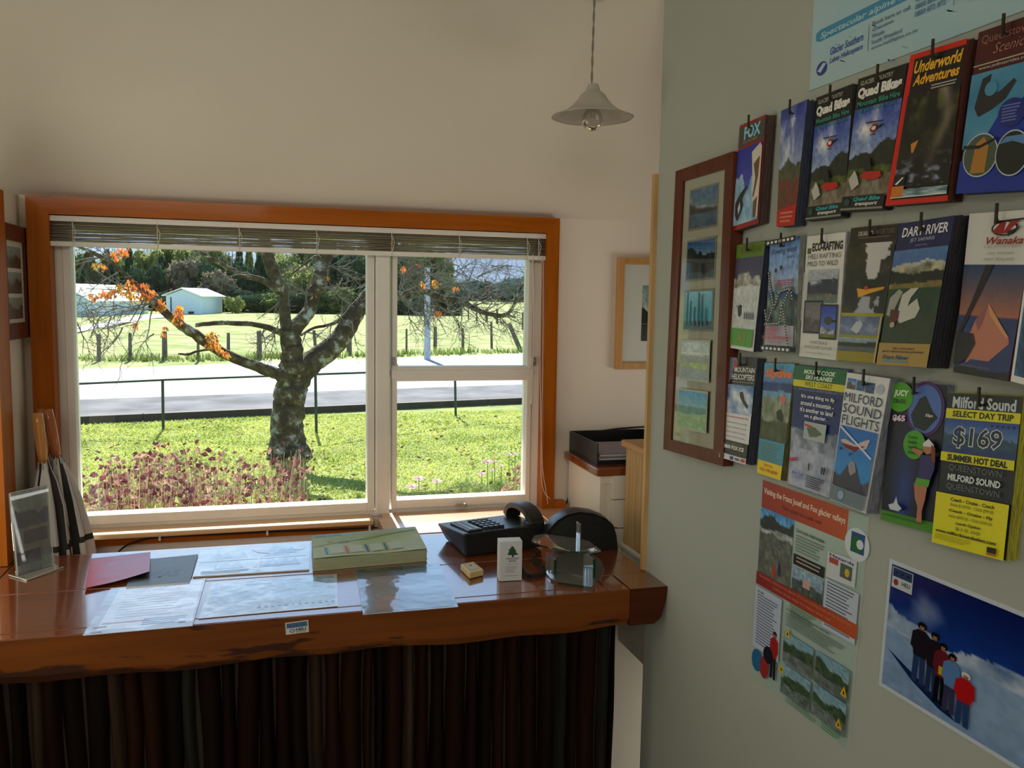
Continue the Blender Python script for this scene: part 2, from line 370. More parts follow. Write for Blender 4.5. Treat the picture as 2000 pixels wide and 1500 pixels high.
sash(px0, px1, zb0, zt0-.005, .022, .028, .01)
zt1 = W(900, 716)[1]; zt2 = W(900, 744)[1]
sash(px2, px3, zb1, zt2, .016, .028, .012)
sash(px2, px3, zt1, zt0-.005, .016, .012, .01)
MB().box((px2-.018, yf, zt2+.010), (px3+.018, yf+.09, zt1-.010)).build('transom', white, win, bevel=.002)
for x, y in ((768, 706), (1043, 706)):
    p = AY(x, y, yf-.004); b = MB().box((p.x-.004, p.y-.008, p.z-.012), (p.x+.004, p.y+.012, p.z+.014)).tube([(p.x, p.y-.008, p.z+.005), (p.x+(.012 if x < 900 else -.012), p.y-.012, p.z-.012)], .0022, 6)
    b.build('latch', metal, win, label='small metal casement latch')
p = AY(898, 987, yf-.004)
b = MB().box((p.x-.010, p.y-.004, p.z-.004), (p.x+.010, p.y+.012, p.z+.004)).tube([(p.x-.018, p.y-.008, p.z+.002), (p.x+.014, p.y-.012, p.z+.003)], .003, 6).sphere((p.x+.014, p.y-.012, p.z+.004), .0055)
b.build('latch', metal, win, label='small metal catch on the bottom rail')
# sill boards below the left pane
b = MB().box((WX0+.01, 2.585, .984), (.295, 2.67, 1.0)); struct('trim_5', b, wood('sill_pine', (.80, .52, .28), (.68, .40, .18), 'x', .35, .4), bevel=.004)
b = MB().box((cx0+.03, 2.618, AY(300, 1061, 2.618).z), (.30, YW, .984)); struct('trim_6', b, pine)
# eave over the window (outside)
b = MB().box((-3.2, YW+.12, 2.10), (3.2, 3.86, 2.16)); struct('trim_7', b, mat('eave_board', (.7, .7, .68), .6))
b = MB().box((-3.2, YW+.12, g), (WX0, YW+.2, 2.1)).box((WX1, YW+.12, g), (3.2, YW+.2, 2.1)).box((WX0, YW+.12, g), (WX1, YW+.2, .96)).box((WX0, YW+.12, 1.93), (WX1, YW+.2, 2.1))
struct('wall_outside', b, mat('weatherboard', (.7, .7, .66), .6))
# left wall window casing and its little blind
b = MB().box((XL+.0005, 2.325, 1.002), (XL+.022, AX(27, 900, XL+.02).y, 1.93)); struct('trim_8', b, pinez)

# ================================================================= WINDOW BLIND
bl = thing('venetian_blind', 'raised white venetian blind bunched under the window head', 'blind', (.13, 2.628, 1.8))
yb = 2.63
bx0 = AY(97, 460, yb).x+.003; bx1 = AY(1066, 480, yb).x-.003
zh1 = zi-.002; zs1 = AY(600, 450, yb).z; zs0 = AY(600, 485, yb).z; zbb = AY(600, 495, yb).z
MB().box((bx0, yb-.012, zs1), (bx1, yb+.014, zh1)).build('headrail', white, bl, bevel=.001)
sl = leafmat('cream_slats', (.82, .78, .70), (.88, .84, .76), 9, .55, .5)
NS = 23
for i in range(NS):
    z = zs1-.004-(zs1-zs0-.004)*((i/(NS-1))**.8)
    b = MB(); n = 12; vs = []
    for k in range(n+1):
        x = bx0+(bx1-bx0)*k/n; dz = .0012*math.sin(k*1.9+i*1.3)*min(1, i/4)
        tl_ = .0011*math.sin(i*2.1); vs += [(x, yb-.0125, z+dz-.0008-tl_), (x, yb, z+dz+.0008), (x, yb+.0125, z+dz-.0008+tl_)]
    b.add(vs, [(k*3+j, k*3+3+j, k*3+4+j, k*3+1+j) for k in range(n) for j in (0, 1)])
    b.build('slat', sl, bl)
MB().box((bx0, yb-.0125, zbb), (bx1, yb+.0125, zs0-.002)).build('bottom_rail', white, bl, bevel=.0015)
for x in (142, 307, 467, 618, 765, 897, 1030, 1052):
    p = AY(x, 460, yb-.0135); b = MB()
    b.tube([(p.x, p.y, zs1+.004), (p.x+.001, p.y-.001, (zs1+zs0)/2), (p.x, p.y, zbb)], .0012, 5)
    b.tube([(p.x+.003, p.y, zs1-.012), (p.x+.008, p.y-.003, (zs1+zs0)/2), (p.x+.003, p.y, zs0-.003)], .001, 5)
    b.build('ladder_cord', mat('cord_white', (.72, .66, .58), .8), bl)
pts = [AY(1041, 497, 2.60), AY(1042, 640, 2.60), AY(1038, 775, 2.60)]
cd = MB().tube(spline(pts), .0016, 6).tube([AY(1038, 770, 2.60), AY(1037, 790, 2.60)], [.002, .0035], 8)
cd.build('pull_cord', mat('cord_white', (.72, .66, .58), .8), bl)
cd = MB().tube(spline([AY(1058, 500, 2.60), AY(1055, 720, 2.60), AY(1059, 900, 2.60), AY(1066, 955, 2.60), AY(1070, 984, 2.60)]), .001, 5)
cd.tube(spline([AY(1061, 500, 2.60), AY(1060, 720, 2.60), AY(1057, 930, 2.60), AY(1074, 975, 2.60)]), .001, 5)
cd.build('lift_cord', mat('cord_white', (.72, .66, .58), .8), bl)

# ================================================================= COUNTER
ct = thing('reception_counter', 'timber reception counter with glossy top and bark-faced split-log front', 'counter', (.07, 2.1, 0))
YF = 1.818; YB = 2.40; ZT = 1.0
xe = .812
g1 = 1.855; g2 = 2.103
def board(x0, x1, y0, y1, m, z0=.955):
    MB().box((x0+.0012, y0+.0012, z0), (x1-.0012, y1-.0012, ZT)).build('top_board', m, ct, bevel=.002)
board(XL+.001, xe-.052, YF+.003, g1, rimu); board(XL+.03, xe-.052, g1, g2, rimu)
board(XL+.03, xe-.052, g2, YB, rimu); board(XL+.001, XL+.03, g1, YB, rimuy)
MB().box((xe-.050, YF+.11, .93), (XR-.001, YB, ZT)).build('top_board', rimuy, ct, bevel=.003)
pts = [(xe+.0015, YF, .911), (xe+.066, YF, .911), (xe+.083, YF, .925), (XR-.004, YF, .965), (XR-.0005, YF, ZT-.006), (XR-.001, YF, ZT), (xe+.0015, YF, ZT)]
MB().prism(pts, (0, .11, 0)).build('end_board', rimuy, ct, label='dark end-grain block with a waney rounded edge').data.materials[0] = endgr
# top of the end board keeps the glossy face
MB().add([(xe+.002, YF+.001, ZT+.0004), (XR-.001, YF+.001, ZT+.0004), (XR-.001, YF+.11, ZT+.0004), (xe+.002, YF+.11, ZT+.0004)], [(0, 1, 2, 3)]).build('veneer', rimuy, ct)
MB().box((xe-.050, YF+.003, .955), (xe, YF+.109, ZT)).build('top_board', rimuy, ct, bevel=.002)
# fascia with waney lower edge
b = MB(); n = 60; vs = []; r_ = random.Random(3)
for k in range(n+1):
    x = XL+.001+(xe-XL-.001)*k/n; w_ = .003*math.sin(k*.55)+.003*math.sin(k*.21+1)+r_.uniform(-.0006, .0006)
    vs += [(x, YF, ZT-.0005), (x, YF-.0005, .925+w_), (x, YF+.008, .908+w_), (x, YF+.04, .908+w_), (x, YF+.04, ZT-.0005)]
b.add(vs, [(k*5+j, (k+1)*5+j, (k+1)*5+j+1, k*5+j+1) for k in range(n) for j in range(4)]+[(k*5, k*5+4, (k+1)*5+4, (k+1)*5) for k in range(n)]+[(0, 1, 2, 3, 4), (n*5, n*5+4, n*5+3, n*5+2, n*5+1)])
fo = b.build('fascia', None, ct)
m, t, bs, out = nodes('waney_fascia_timber'); L = t.links
tc = t.nodes.new('ShaderNodeTexCoord'); mp = t.nodes.new('ShaderNodeMapping'); mp.inputs['Scale'].default_value = (1.2, 20, 16)
L.new(tc.outputs['Object'], mp.inputs[0]); n1 = t.nodes.new('ShaderNodeTexNoise'); n1.inputs['Scale'].default_value = 2.5; n1.inputs['Detail'].default_value = 7
L.new(mp.outputs[0], n1.inputs[0]); rr = t.nodes.new('ShaderNodeValToRGB'); rr.color_ramp.elements[0].position = .3; rr.color_ramp.elements[1].position = .7
rr.color_ramp.elements[0].color = (.15, .036, .003, 1); rr.color_ramp.elements[1].color = (.22, .06, .005, 1); L.new(n1.outputs[0], rr.inputs[0])
mp2 = t.nodes.new('ShaderNodeMapping'); mp2.inputs['Scale'].default_value = (5, 5, 22); L.new(tc.outputs['Object'], mp2.inputs[0])
n2 = t.nodes.new('ShaderNodeTexNoise'); n2.inputs['Scale'].default_value = 1.6; n2.inputs['Detail'].default_value = 6; L.new(mp2.outputs[0], n2.inputs[0])
sx = t.nodes.new('ShaderNodeSeparateXYZ'); L.new(tc.outputs['Object'], sx.inputs[0])
mr = t.nodes.new('ShaderNodeMapRange'); mr.inputs[1].default_value = .965; mr.inputs[2].default_value = .905; mr.inputs[3].default_value = 0; mr.inputs[4].default_value = .30; L.new(sx.outputs[2], mr.inputs[0])
mrx = t.nodes.new('ShaderNodeMapRange'); mrx.inputs[1].default_value = .35; mrx.inputs[2].default_value = .0; mrx.inputs[3].default_value = .25; mrx.inputs[4].default_value = 1; L.new(sx.outputs[0], mrx.inputs[0])
mu = t.nodes.new('ShaderNodeMath'); mu.operation = 'MULTIPLY'; L.new(mr.outputs[0], mu.inputs[0]); L.new(mrx.outputs[0], mu.inputs[1])
ad = t.nodes.new('ShaderNodeMath'); ad.operation = 'ADD'; L.new(n2.outputs[0], ad.inputs[0]); L.new(mu.outputs[0], ad.inputs[1])
r3 = t.nodes.new('ShaderNodeValToRGB'); r3.color_ramp.elements[0].position = .66; r3.color_ramp.elements[1].position = .72; L.new(ad.outputs[0], r3.inputs[0])
mx = t.nodes.new('ShaderNodeMix'); mx.data_type = 'RGBA'; L.new(r3.outputs[0], mx.inputs[0]); L.new(rr.outputs[0], mx.inputs[6]); mx.inputs[7].default_value = (.05, .014, .006, 1)
L.new(mx.outputs[2], bs.inputs['Base Color']); bs.inputs['Roughness'].default_value = .45; bs.inputs['Specular IOR Level'].default_value = .25
fo.data.materials.append(m)
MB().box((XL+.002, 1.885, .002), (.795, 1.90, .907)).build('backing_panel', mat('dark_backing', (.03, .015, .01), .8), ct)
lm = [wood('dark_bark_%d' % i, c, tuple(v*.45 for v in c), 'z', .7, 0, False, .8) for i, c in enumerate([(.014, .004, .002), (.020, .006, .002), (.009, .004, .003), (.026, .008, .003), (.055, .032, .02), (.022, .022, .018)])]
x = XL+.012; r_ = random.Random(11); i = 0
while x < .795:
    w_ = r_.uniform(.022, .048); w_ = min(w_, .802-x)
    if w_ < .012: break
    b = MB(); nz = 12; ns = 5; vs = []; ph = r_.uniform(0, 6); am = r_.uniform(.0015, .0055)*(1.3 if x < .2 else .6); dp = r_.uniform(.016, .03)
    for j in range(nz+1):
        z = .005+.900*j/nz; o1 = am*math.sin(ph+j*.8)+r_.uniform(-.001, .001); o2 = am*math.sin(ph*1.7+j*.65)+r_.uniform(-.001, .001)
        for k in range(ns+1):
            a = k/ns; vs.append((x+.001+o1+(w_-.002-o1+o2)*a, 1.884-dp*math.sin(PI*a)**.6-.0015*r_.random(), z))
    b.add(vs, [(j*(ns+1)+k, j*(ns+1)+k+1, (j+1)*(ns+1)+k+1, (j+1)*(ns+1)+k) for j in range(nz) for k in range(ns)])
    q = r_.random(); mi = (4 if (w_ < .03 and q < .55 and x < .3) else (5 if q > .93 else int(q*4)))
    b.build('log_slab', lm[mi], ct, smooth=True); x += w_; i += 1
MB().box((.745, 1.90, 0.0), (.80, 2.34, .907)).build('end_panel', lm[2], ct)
# sill deck between counter and window
dk = thing('sill_shelf', 'reddish timber shelf linking counter and window sill under the right pane', 'shelf', (.58, 2.52, .98))
xd0 = AZ(742, 1020, ZT).x
MB().prism([(xd0, YB+.001, .965), (AZ(1092, 1030, ZT).x, YB+.001, .965), (AZ(1116, 1006, ZT).x, 2.50, .965), (AZ(1116, 1000, ZT).x, 2.604, .965), (xd0, 2.604, .965)], (0, 0, .037)).build('shelf_board', wood('sunlit_tone_timber', (.68, .42, .27), (.54, .30, .17), 'x', .3, .5), dk, bevel=.002)  # timber colour lightened to stand in for the glare of direct sun
MB().box((px2-.05, 2.604, .965), (cx1+.02, 2.655, 1.002)).build('sill_board', MATS['sunlit_tone_timber'], dk)
MB().box((cx1-.002, 2.60, 1.002), (cx1+.04, 2.638, 1.024)).build('stop_block', pine, dk)

# ================================================================= PENDANT LAMP
LY = 2.0; lc = AY(1157, 229, LY); lz = lc.z
lp = thing('pendant_lamp', 'white flared pendant lamp with clear bulb hanging on a thin twisted cord', 'lamp', (lc.x, LY, lz))
wob = lambda a, j: 1+.012*math.sin(8*a)*min(1, j/8)
prof = [(.012, .078), (.015, .072), (.017, .062), (.023, .058), (.030, .052), (.038, .040), (.050, .026), (.066, .014), (.084, .006), (.100, .000), (.0985, -.0015), (.083, .0035), (.065, .0115), (.049, .0235), (.037, .0375), (.029, .049), (.0, .052)]
shm = leafmat('opal_white_shade', (.66, .62, .54), (.70, .66, .58), 4, .35, .25)
MB().lathe(prof, (lc.x, LY, lz), 48, wob).build('lamp_shade', shm, lp, smooth=True)
MB().lathe([(.014, .03), (.014, .055), (0.001, .056)], (lc.x, LY, lz), 16).build('lamp_holder', white, lp, smooth=True)
b = MB().lathe([(.010, .034), (.012, .022), (.020, .012), (.0255, .0), (.0265, -.010), (.023, -.021), (.014, -.030), (.0005, -.0335)], (lc.x, LY, lz), 24)
b.build('bulb', glassmat('bulb_glass', (.96, .97, .95), 1.5, .02, 1.3), lp, smooth=True)
MB().tube([(lc.x-.004, LY, lz+.02), (lc.x-.003, LY, lz-.002), (lc.x+.003, LY, lz-.002), (lc.x+.004, LY, lz+.02)], .0008, 5).build('filament', metal, lp)
ztop = zc(LY)+.0; b = MB()
for s_ in (0, PI):
    pts = [(lc.x+.003*math.sin((z_*90)+s_)*.5+.004*math.sin(z_*5), LY+.0015*math.cos(z_*90+s_), z_) for z_ in np.linspace(lz+.078, ztop, 60)]
    b.tube(pts, .0016, 5)
b.build('cord', mat('grey_cord', (.28, .25, .19), .7), lp)
MB().lathe([(.03, 0), (.032, -.012), (.02, -.02), (.001, -.02)], (lc.x, LY+.01, ztop+.003), 20).build('ceiling_rose', white, lp, smooth=True)

# ================================================================= BROCHURES ON THE RIGHT WALL
def heli(p, u, v, s_, c=(.15, .15, .15), c2=(.7, .15, .1)):
    p.poly([(u-s_, v), (u-s_*.3, v-s_*.3), (u+s_*.3, v-s_*.3), (u+s_*.6, v), (u+s_*.3, v+s_*.3), (u-s_*.5, v+s_*.25)], c2)
    p.poly([(u+s_*.4, v-s_*.1), (u+s_*1.8, v-s_*.2), (u+s_*1.8, v-s_*.1), (u+s_*.4, v+s_*.1)], c)
    p.poly([(u-s_*1.8, v-s_*.5), (u+s_*1.6, v-s_*.42), (u+s_*1.6, v-s_*.36), (u-s_*1.8, v-s_*.42)], c)
    p.rect(u-s_*.6, v+s_*.38, u+s_*.5, v+s_*.44, c)
def figure(p, u, v, h, coat, legs, hair=(.08, .06, .05), w_=.5, skin=(.6, .42, .34), l=None):
    a = h*w_*.55; l = p.up(None)
    p.circ(u, v+h*.06, a*.38, h*.062, hair, 16, l); l = p.up(None)
    p.poly([(u-a*.2, v+h*.06), (u+a*.22, v+h*.06), (u+a*.18, v+h*.12), (u-a*.16, v+h*.12)], skin, l); l = p.up(None)
    p.poly([(u-a*.3, v+h*.125), (u+a*.3, v+h*.125), (u+a*.75, v+h*.19), (u+a*.85, v+h*.42), (u+a*.62, v+h*.46), (u+a*.52, v+h*.56), (u-a*.52, v+h*.56), (u-a*.62, v+h*.46), (u-a*.85, v+h*.42), (u-a*.75, v+h*.19)], coat, l)
    p.poly([(u-a*.5, v+h*.55), (u-a*.02, v+h*.55), (u-a*.08, v+h*.97), (u-a*.55, v+h*.98)], legs, l)
    p.poly([(u+a*.02, v+h*.55), (u+a*.5, v+h*.55), (u+a*.56, v+h*.99), (u+a*.12, v+h*.98)], legs, l)
W_ = (.93, .93, .92); K_ = (.05, .05, .06)
def c_fox(p):
    p.rect(0, 0, 1, 1, (.62, .10, .08)); p.rect(.0, .03, 1, .21, (.30, .27, .24)); p.text('FOX', .22, .035, .85, .155, (.55, .85, .95), .04)
    p.text('GLACIER', .2, .165, .75, .19, (.7, .6, .5)); p.photo(.02, .235, .97, .955, photo(((.10, .16, .62), (.30, .35, .75)), ((.50, .28, (.70, .82, .92), (.45, .66, .80), 2, 0),), seed=4, grain=.05), 26, 50)
    p.poly([(.60, .30), (.9, .24), (.97, .28), (.97, .93), (.80, .93), (.70, .6)], (.88, .84, .78)); p.poly([(.70, .42), (.92, .36), (.90, .55), (.78, .74), (.74, .72), (.80, .56)], (.42, .33, .22)); p.poly([(.78, .78), (.92, .74), (.90, .93), (.80, .93)], (.40, .34, .26))
    p.poly([(.08, .74), (.25, .66), (.5, .60), (.46, .65), (.34, .72), (.40, .78), (.30, .86), (.2, .92), (.1, .86)], (.12, .12, .14)); p.poly([(.2, .8), (.27, .74), (.3, .8), (.24, .86)], (.8, .9, .95))
def c_blue(p):
    p.photo(0, 0, 1, .86, photo(((.16, .24, .62), (.62, .68, .80)), ((.56, .12, (.26, .28, .20), (.36, .38, .28), 3, 0), (.70, .06, (.52, .20, .14), (.36, .30, .24), 5, 0)), .9, 12), 30, 60)
    p.text('GLACIER FLIGHTS', .1, .04, .9, .1, (.30, .38, .75), .02); p.poly([(0, .865), (1, .82), (1, 1), (0, 1)], (.75, .10, .07)); p.lines(.2, .88, .9, 3, .035, (.85, .5, .4))
def c_quad(p):
    p.photo(0, .22, 1, .90, photo(((.16, .26, .68), (.66, .74, .86)), ((.44, .22, (.10, .14, .10), (.16, .20, .13), 2, 0), (.66, .05, (.26, .32, .10), (.42, .46, .16), 3, 0), (.76, .04, (.42, .38, .30), (.62, .60, .54), 4, 0)), .8, 21, .12), 34, 60)
    p.rect(0, 0, 1, .23, (.07, .07, .06)); p.text('GLACIER COUNTRY', .07, .025, .75, .06, (.72, .72, .66), .02); p.text('Quad Bikes', .04, .075, .96, .165, (.95, .95, .92), .06, .0)
    p.text('Mountain Bike Hire', .06, .175, .96, .215, (.18, .62, .52), .02); p.text('Half and Full Day Tours', .06, .235, .9, .27, (.15, .55, .48), .02)
    heli(p, .52, .40, .11, (.1, .1, .12), (.62, .18, .12)); p.circ(.52, .40, .05, .014, (.9, .9, .9)); p.poly([(.35, .74), (.5, .70), (.62, .715), (.80, .72), (.84, .755), (.72, .775), (.5, .77)], (.78, .13, .10)); p.poly([(.44, .62), (.5, .60), (.57, .66), (.60, .71), (.5, .715), (.42, .69)], (.12, .12, .18))
    p.poly([(.1, .76), (.22, .69), (.30, .74), (.36, .80), (.2, .84)], (.78, .78, .76)); p.rect(0, .885, 1, 1, (.06, .08, .07)); p.text('Quad Bike', .28, .895, .9, .93, (.16, .68, .72), .04, .3); p.text('transport', .34, .935, .86, .968, (.92, .92, .9), .03, .3)
    p.circ(.14, .93, .07, .028, (.1, .3, .28)); p.rect(0, .975, 1, .99, (.55, .55, .5))
def c_under(p):
    p.rect(0, 0, 1, 1, (.86, .13, .04)); p.rect(.10, .035, 1, .965, (.05, .05, .04))
    p.text('Underworld', .13, .055, .97, .135, (.98, .74, .16), .03, .25); p.text('Adventures', .15, .145, .95, .215, (.98, .72, .15), .03, .25); p.lines(.5, .235, .95, 3, .018, (.7, .7, .66))
    def fn(X, Y):
        n = fbm(X, Y, 6, 33); m = fbm(X, Y, 3, 44); c = mixc((.06, .06, .05), (.30, .34, .10), np.clip((n-.42)*4, 0, 1)*np.clip(1.2-Y*1.5, 0, 1))
        r_ = np.clip(1-abs(X-.72-.1*np.sin(Y*6))*6, 0, 1)*np.clip(1.1-Y, 0, 1); c = c*(1-r_[..., None])+np.array((.52, .47, .40))*r_[..., None]*(0.5+m[..., None])
        q = np.clip((fbm(X, Y*2, 9, 55)-.55)*6, 0, 1)*np.clip((Y-.55)*3, 0, 1); return mixc((0, 0, 0), (.55, .60, .72), q)+c*(1-q[..., None])
    p.photo(.10, .27, 1, .88, fn, 34, 60); p.poly([(.3, .6), (.42, .58), (.36, .66), (.33, .66)], (.85, .55, .2)); p.rect(.10, .80, .30, .875, K_); p.poly([(.13, .86), (.25, .815), (.27, .82), (.17, .865)], W_); p.rect(.10, .875, .30, .945, (.85, .5, .12)); p.photo(.30, .90, 1, .955, flatn((.25, .4, .45), (.75, .85, .88), 6, 5), 14, 8); p.rect(.1, .948, 1, .955, W_)
def c_maroon(p):
    p.rect(0, 0, 1, .26, (.30, .05, .05)); p.text('Queenstown', .08, .03, .9, .09, (.62, .42, .36)); p.text('Scenic', .3, .10, .8, .16, (.66, .46, .40), 0, .4); p.rect(.0, .205, 1, .213, (.75, .70, .6)); p.text('www.jetboatrides.co.nz', .1, .22, .95, .245, (.85, .85, .8))
    p.photo(0, .26, 1, .72, flatn((.22, .52, .68), (.34, .62, .76), 3, 8), 10, 14); p.poly([(0, .80), (.3, .70), (.55, .52), (1, .44), (1, 1), (0, 1)], (.05, .20, .62))
    p.poly([(.12, .47), (.2, .30), (.34, .28), (.30, .40), (.5, .40), (.7, .34), (.74, .36), (.6, .45), (.4, .50), (.2, .53)], (.16, .16, .18)); p.circ(.36, .37, .1, .045, (.3, .58, .72)); p.circ(.72, .54, .20, .085, (.08, .16, .5)); p.lines(.58, .49, .86, 6, .018, (.4, .48, .75)); 
    p.circ(.32, .77, .265, .135, (.8, .85, .9)); p.circ(.32, .77, .25, .127, (.30, .36, .28)); p.poly([(.2, .88), (.24, .70), (.36, .66), (.44, .72), (.42, .88)], (.72, .50, .20)); p.poly([(.05, .70), (.3, .71), (.55, .67), (.55, .685), (.3, .73), (.05, .72)], (.1, .1, .1))
    p.circ(.80, .78, .24, .135, (.8, .85, .9)); p.circ(.80, .78, .225, .127, (.10, .14, .12)); p.poly([(.6, .72), (.7, .68), (.95, .68), (.98, .74), (.8, .71)], (.35, .55, .75))
def c_green(p):
    p.rect(0, 0, 1, 1, W_); p.rect(0, 0, 1, .13, (.34, .50, .06)); p.text('HELICOPTER LINE', .15, .025, .9, .095, (.42, .42, .06), .02)
    p.photo(0, .13, 1, .8, photo(((.24, .22, .36), (.30, .28, .42)), ((.22, .14, (.80, .80, .76), (.40, .38, .34), 4, 0), (.38, .08, (.78, .80, .80), (.84, .86, .86), 3, 0)), seed=9, grain=.08), 30, 44)
    p.poly([(.22, .60), (.3, .57), (.38, .58), (.40, .66), (.34, .69), (.26, .68)], (.15, .15, .17)); p.rect(.16, .585, .42, .592, K_)
    for i in range(5): p.poly([(.50+i*.09, .66), (.53+i*.09, .63), (.55+i*.09, .70), (.51+i*.09, .71)], (.3, .3, .34))
    p.rect(.03, .80, .95, .965, (.30, .62, .16)); p.text('A1', .3, .83, .68, .93, (.55, .55, .12), .05)
def film(p, pts, w_=.028):
    for (a, b), (c, d) in zip(pts, pts[1:]):
        L_ = math.hypot(c-a, (d-b)*2.2); n = max(2, int(L_/.055)); nx, ny = -(d-b)*2.2/L_, (c-a)/L_/2.2
        l = p.up(None); p.poly([(a+nx*w_, b+ny*w_), (a-nx*w_, b-ny*w_), (c-nx*w_, d-ny*w_), (c+nx*w_, d+ny*w_)], K_, l); l = p.up(None)
        for i in range(n):
            t0, t1 = (i+.25)/n, (i+.75)/n; h = w_*.55
            p.poly([(a+(c-a)*t0+nx*h, b+(d-b)*t0+ny*h), (a+(c-a)*t0-nx*h, b+(d-b)*t0-ny*h), (a+(c-a)*t1-nx*h, b+(d-b)*t1-ny*h), (a+(c-a)*t1+nx*h, b+(d-b)*t1+ny*h)], W_, l)
def c_film(p):
    p.photo(0, 0, 1, 1, photo(((.40, .58, .86), (.72, .78, .88)), ((.30, .20, (.30, .38, .46), (.72, .78, .82), 3, 0), (.46, .05, (.15, .28, .5), (.3, .42, .6), 3, 0), (.52, .08, (.18, .22, .24), (.50, .60, .55), 4, 0)), seed=15, grain=.14), 34, 60)
    p.rect(.0, .77, .92, .95, (.74, .72, .78)); p.text('flowing west', .08, .075, .92, .145, (.25, .30, .42), 0, .3); p.text('tours', .6, .155, .85, .18, (.4, .45, .5)); p.text('HELI & QUAD', .35, .36, .85, .385, (.8, .15, .25), .02); p.lines(.25, .39, .85, 2, .016, (.75, .2, .3))
    film(p, [(.02, .28), (.14, .45), (.28, .62), (.45, .47), (.84, .44), (.9, .55)], .024); film(p, [(.28, .6), (.1, .76), (.02, .62)], .024); film(p, [(.84, .45), (.62, .58), (.86, .95)], .024); film(p, [(.05, .76), (.56, .75), (.64, .58)], .024)
    p.lines(.1, .78, .6, 5, .017, (.75, .2, .4)); p.text('THE GLOBAL ADVENTURE CENTRE', .02, .865, .86, .893, (.78, .10, .25), .03); p.text('West Coast', .2, .90, .7, .93, (.75, .15, .25)); 
    for v in (0, .955):
        p.rect(0, v, 1, v+.045, K_); l = p.up(None)
        for i in range(7): p.rect(.05+i*.135, v+.012, .13+i*.135, v+.034, W_, l)
    p.circ(.42, .28, .05, .02, (.2, .2, .24)); p.circ(.6, .26, .05, .02, (.2, .2, .24))
def c_eco(p):
    p.rect(0, 0, 1, 1, (.90, .90, .88)); p.rect(.04, .10, .14, .145, (.35, .38, .10)); p.text('ECO-RAFTING', .17, .06, .95, .13, K_, .04); p.text('HELI RAFTING', .08, .15, .92, .19, (.45, .45, .45)); p.text('MILD TO WILD', .08, .21, .86, .25, (.3, .3, .3))
    p.photo(.12, .28, .90, .55, photo(((.72, .74, .78), (.6, .64, .7)), ((.36, .14, (.16, .18, .26), (.22, .24, .32), 2, .12), (.72, .05, (.34, .34, .2), (.5, .48, .36), 3, 0), (.82, .03, (.34, .42, .40), (.45, .52, .5), 3, 0)), seed=31), 26, 26)
    p.rect(.08, .53, .56, .80, K_); p.photo(.11, .545, .54, .785, photo(((.45, .42, .45), (.50, .48, .5)), ((.5, .3, (.42, .38, .40), (.30, .26, .26), 3, 0),), seed=35), 16, 22)
    p.rect(.52, .56, .95, .84, K_); p.photo(.55, .575, .93, .825, photo(((.14, .24, .66), (.30, .45, .80)), ((.72, .12, (.75, .78, .84), (.24, .22, .3), 2, 0), (.88, .03, (.4, .42, .06), (.5, .5, .1), 3, 0)), seed=37), 16, 22); p.circ(.74, .69, .1, .035, (.25, .25, .16)); p.rect(.84, .685, .93, .70, K_)
    p.text('HOKITIKA &', .32, .86, .76, .885, (.4, .42, .4)); p.text('FRANZ JOSEF GLACIER', .18, .90, .9, .93, (.4, .42, .4)); p.text('www.ecorafting.co.nz', .22, .95, .86, .97, (.6, .6, .6)); p.lines(.03, .30, .06, 1, .4, (.7, .7, .7), 1)
def c_okarito(p):
    p.rect(0, 0, 1, 1, (.16, .13, .11)); p.text('OKARITO', .18, .03, .5, .065, (.80, .78, .74), .02); p.text('NATURE TOURS', .56, .025, .93, .06, (.50, .46, .40)); p.lines(.2, .075, .9, 1, .02, (.4, .36, .3))
    def fn(X, Y):
        n = fbm(X, Y, 6, 61); sky = (np.abs(X-.62) < (.34-.7*np.abs(Y-.0))) & (Y < .5); sky = (np.abs(X-.60)+.25*(n-.5)*2 < .27-.45*Y) & (Y < .52)
        c = mixc((.07, .08, .04), (.24, .22, .10), np.clip((n-.35)*3, 0, 1)); c = np.where(sky[..., None], np.array((.82, .82, .82)), c)
        rf = (np.abs(X-.55)+.2*(n-.5)*2 < .22*(1-(1-Y)*1.2)) & (Y > .76); return np.where(rf[..., None], np.array((.68, .70, .76)), c)
    p.photo(0, .12, 1, .635, fn, 34, 44); p.poly([(.3, .45), (.5, .46), (.92, .44), (.9, .46), (.6, .49), (.36, .52)], (.90, .66, .08)); p.circ(.52, .45, .05, .015, (.8, .2, .1))
    p.rect(0, .635, 1, .66, (.66, .64, .10)); p.photo(0, .66, 1, .80, photo(((.34, .40, .56), (.46, .52, .66)), ((.8, .05, (.4, .46, .58), (.5, .55, .64), 3, 0),), .5, 66), 20, 14); p.poly([(.28, .76), (.40, .70), (.50, .69), (.56, .72), (.5, .77), (.44, .79)], (.78, .80, .84))
    p.rect(0, .80, 1, .82, (.62, .60, .10)); p.photo(0, .82, 1, .925, photo(((.6, .68, .74), (.5, .56, .6)), ((.3, .1, (.12, .14, .10), (.18, .2, .14), 2, 0), (.66, .05, (.34, .38, .42), (.4, .44, .46), 2, 0)), seed=68), 20, 10); p.rect(0, .925, 1, 1, (.62, .55, .04)); p.text('Okarito Lagoon', .4, .895, .7, .915, (.5, .45, .1)); p.rect(.96, .66, 1, 1, (.80, .74, .52))
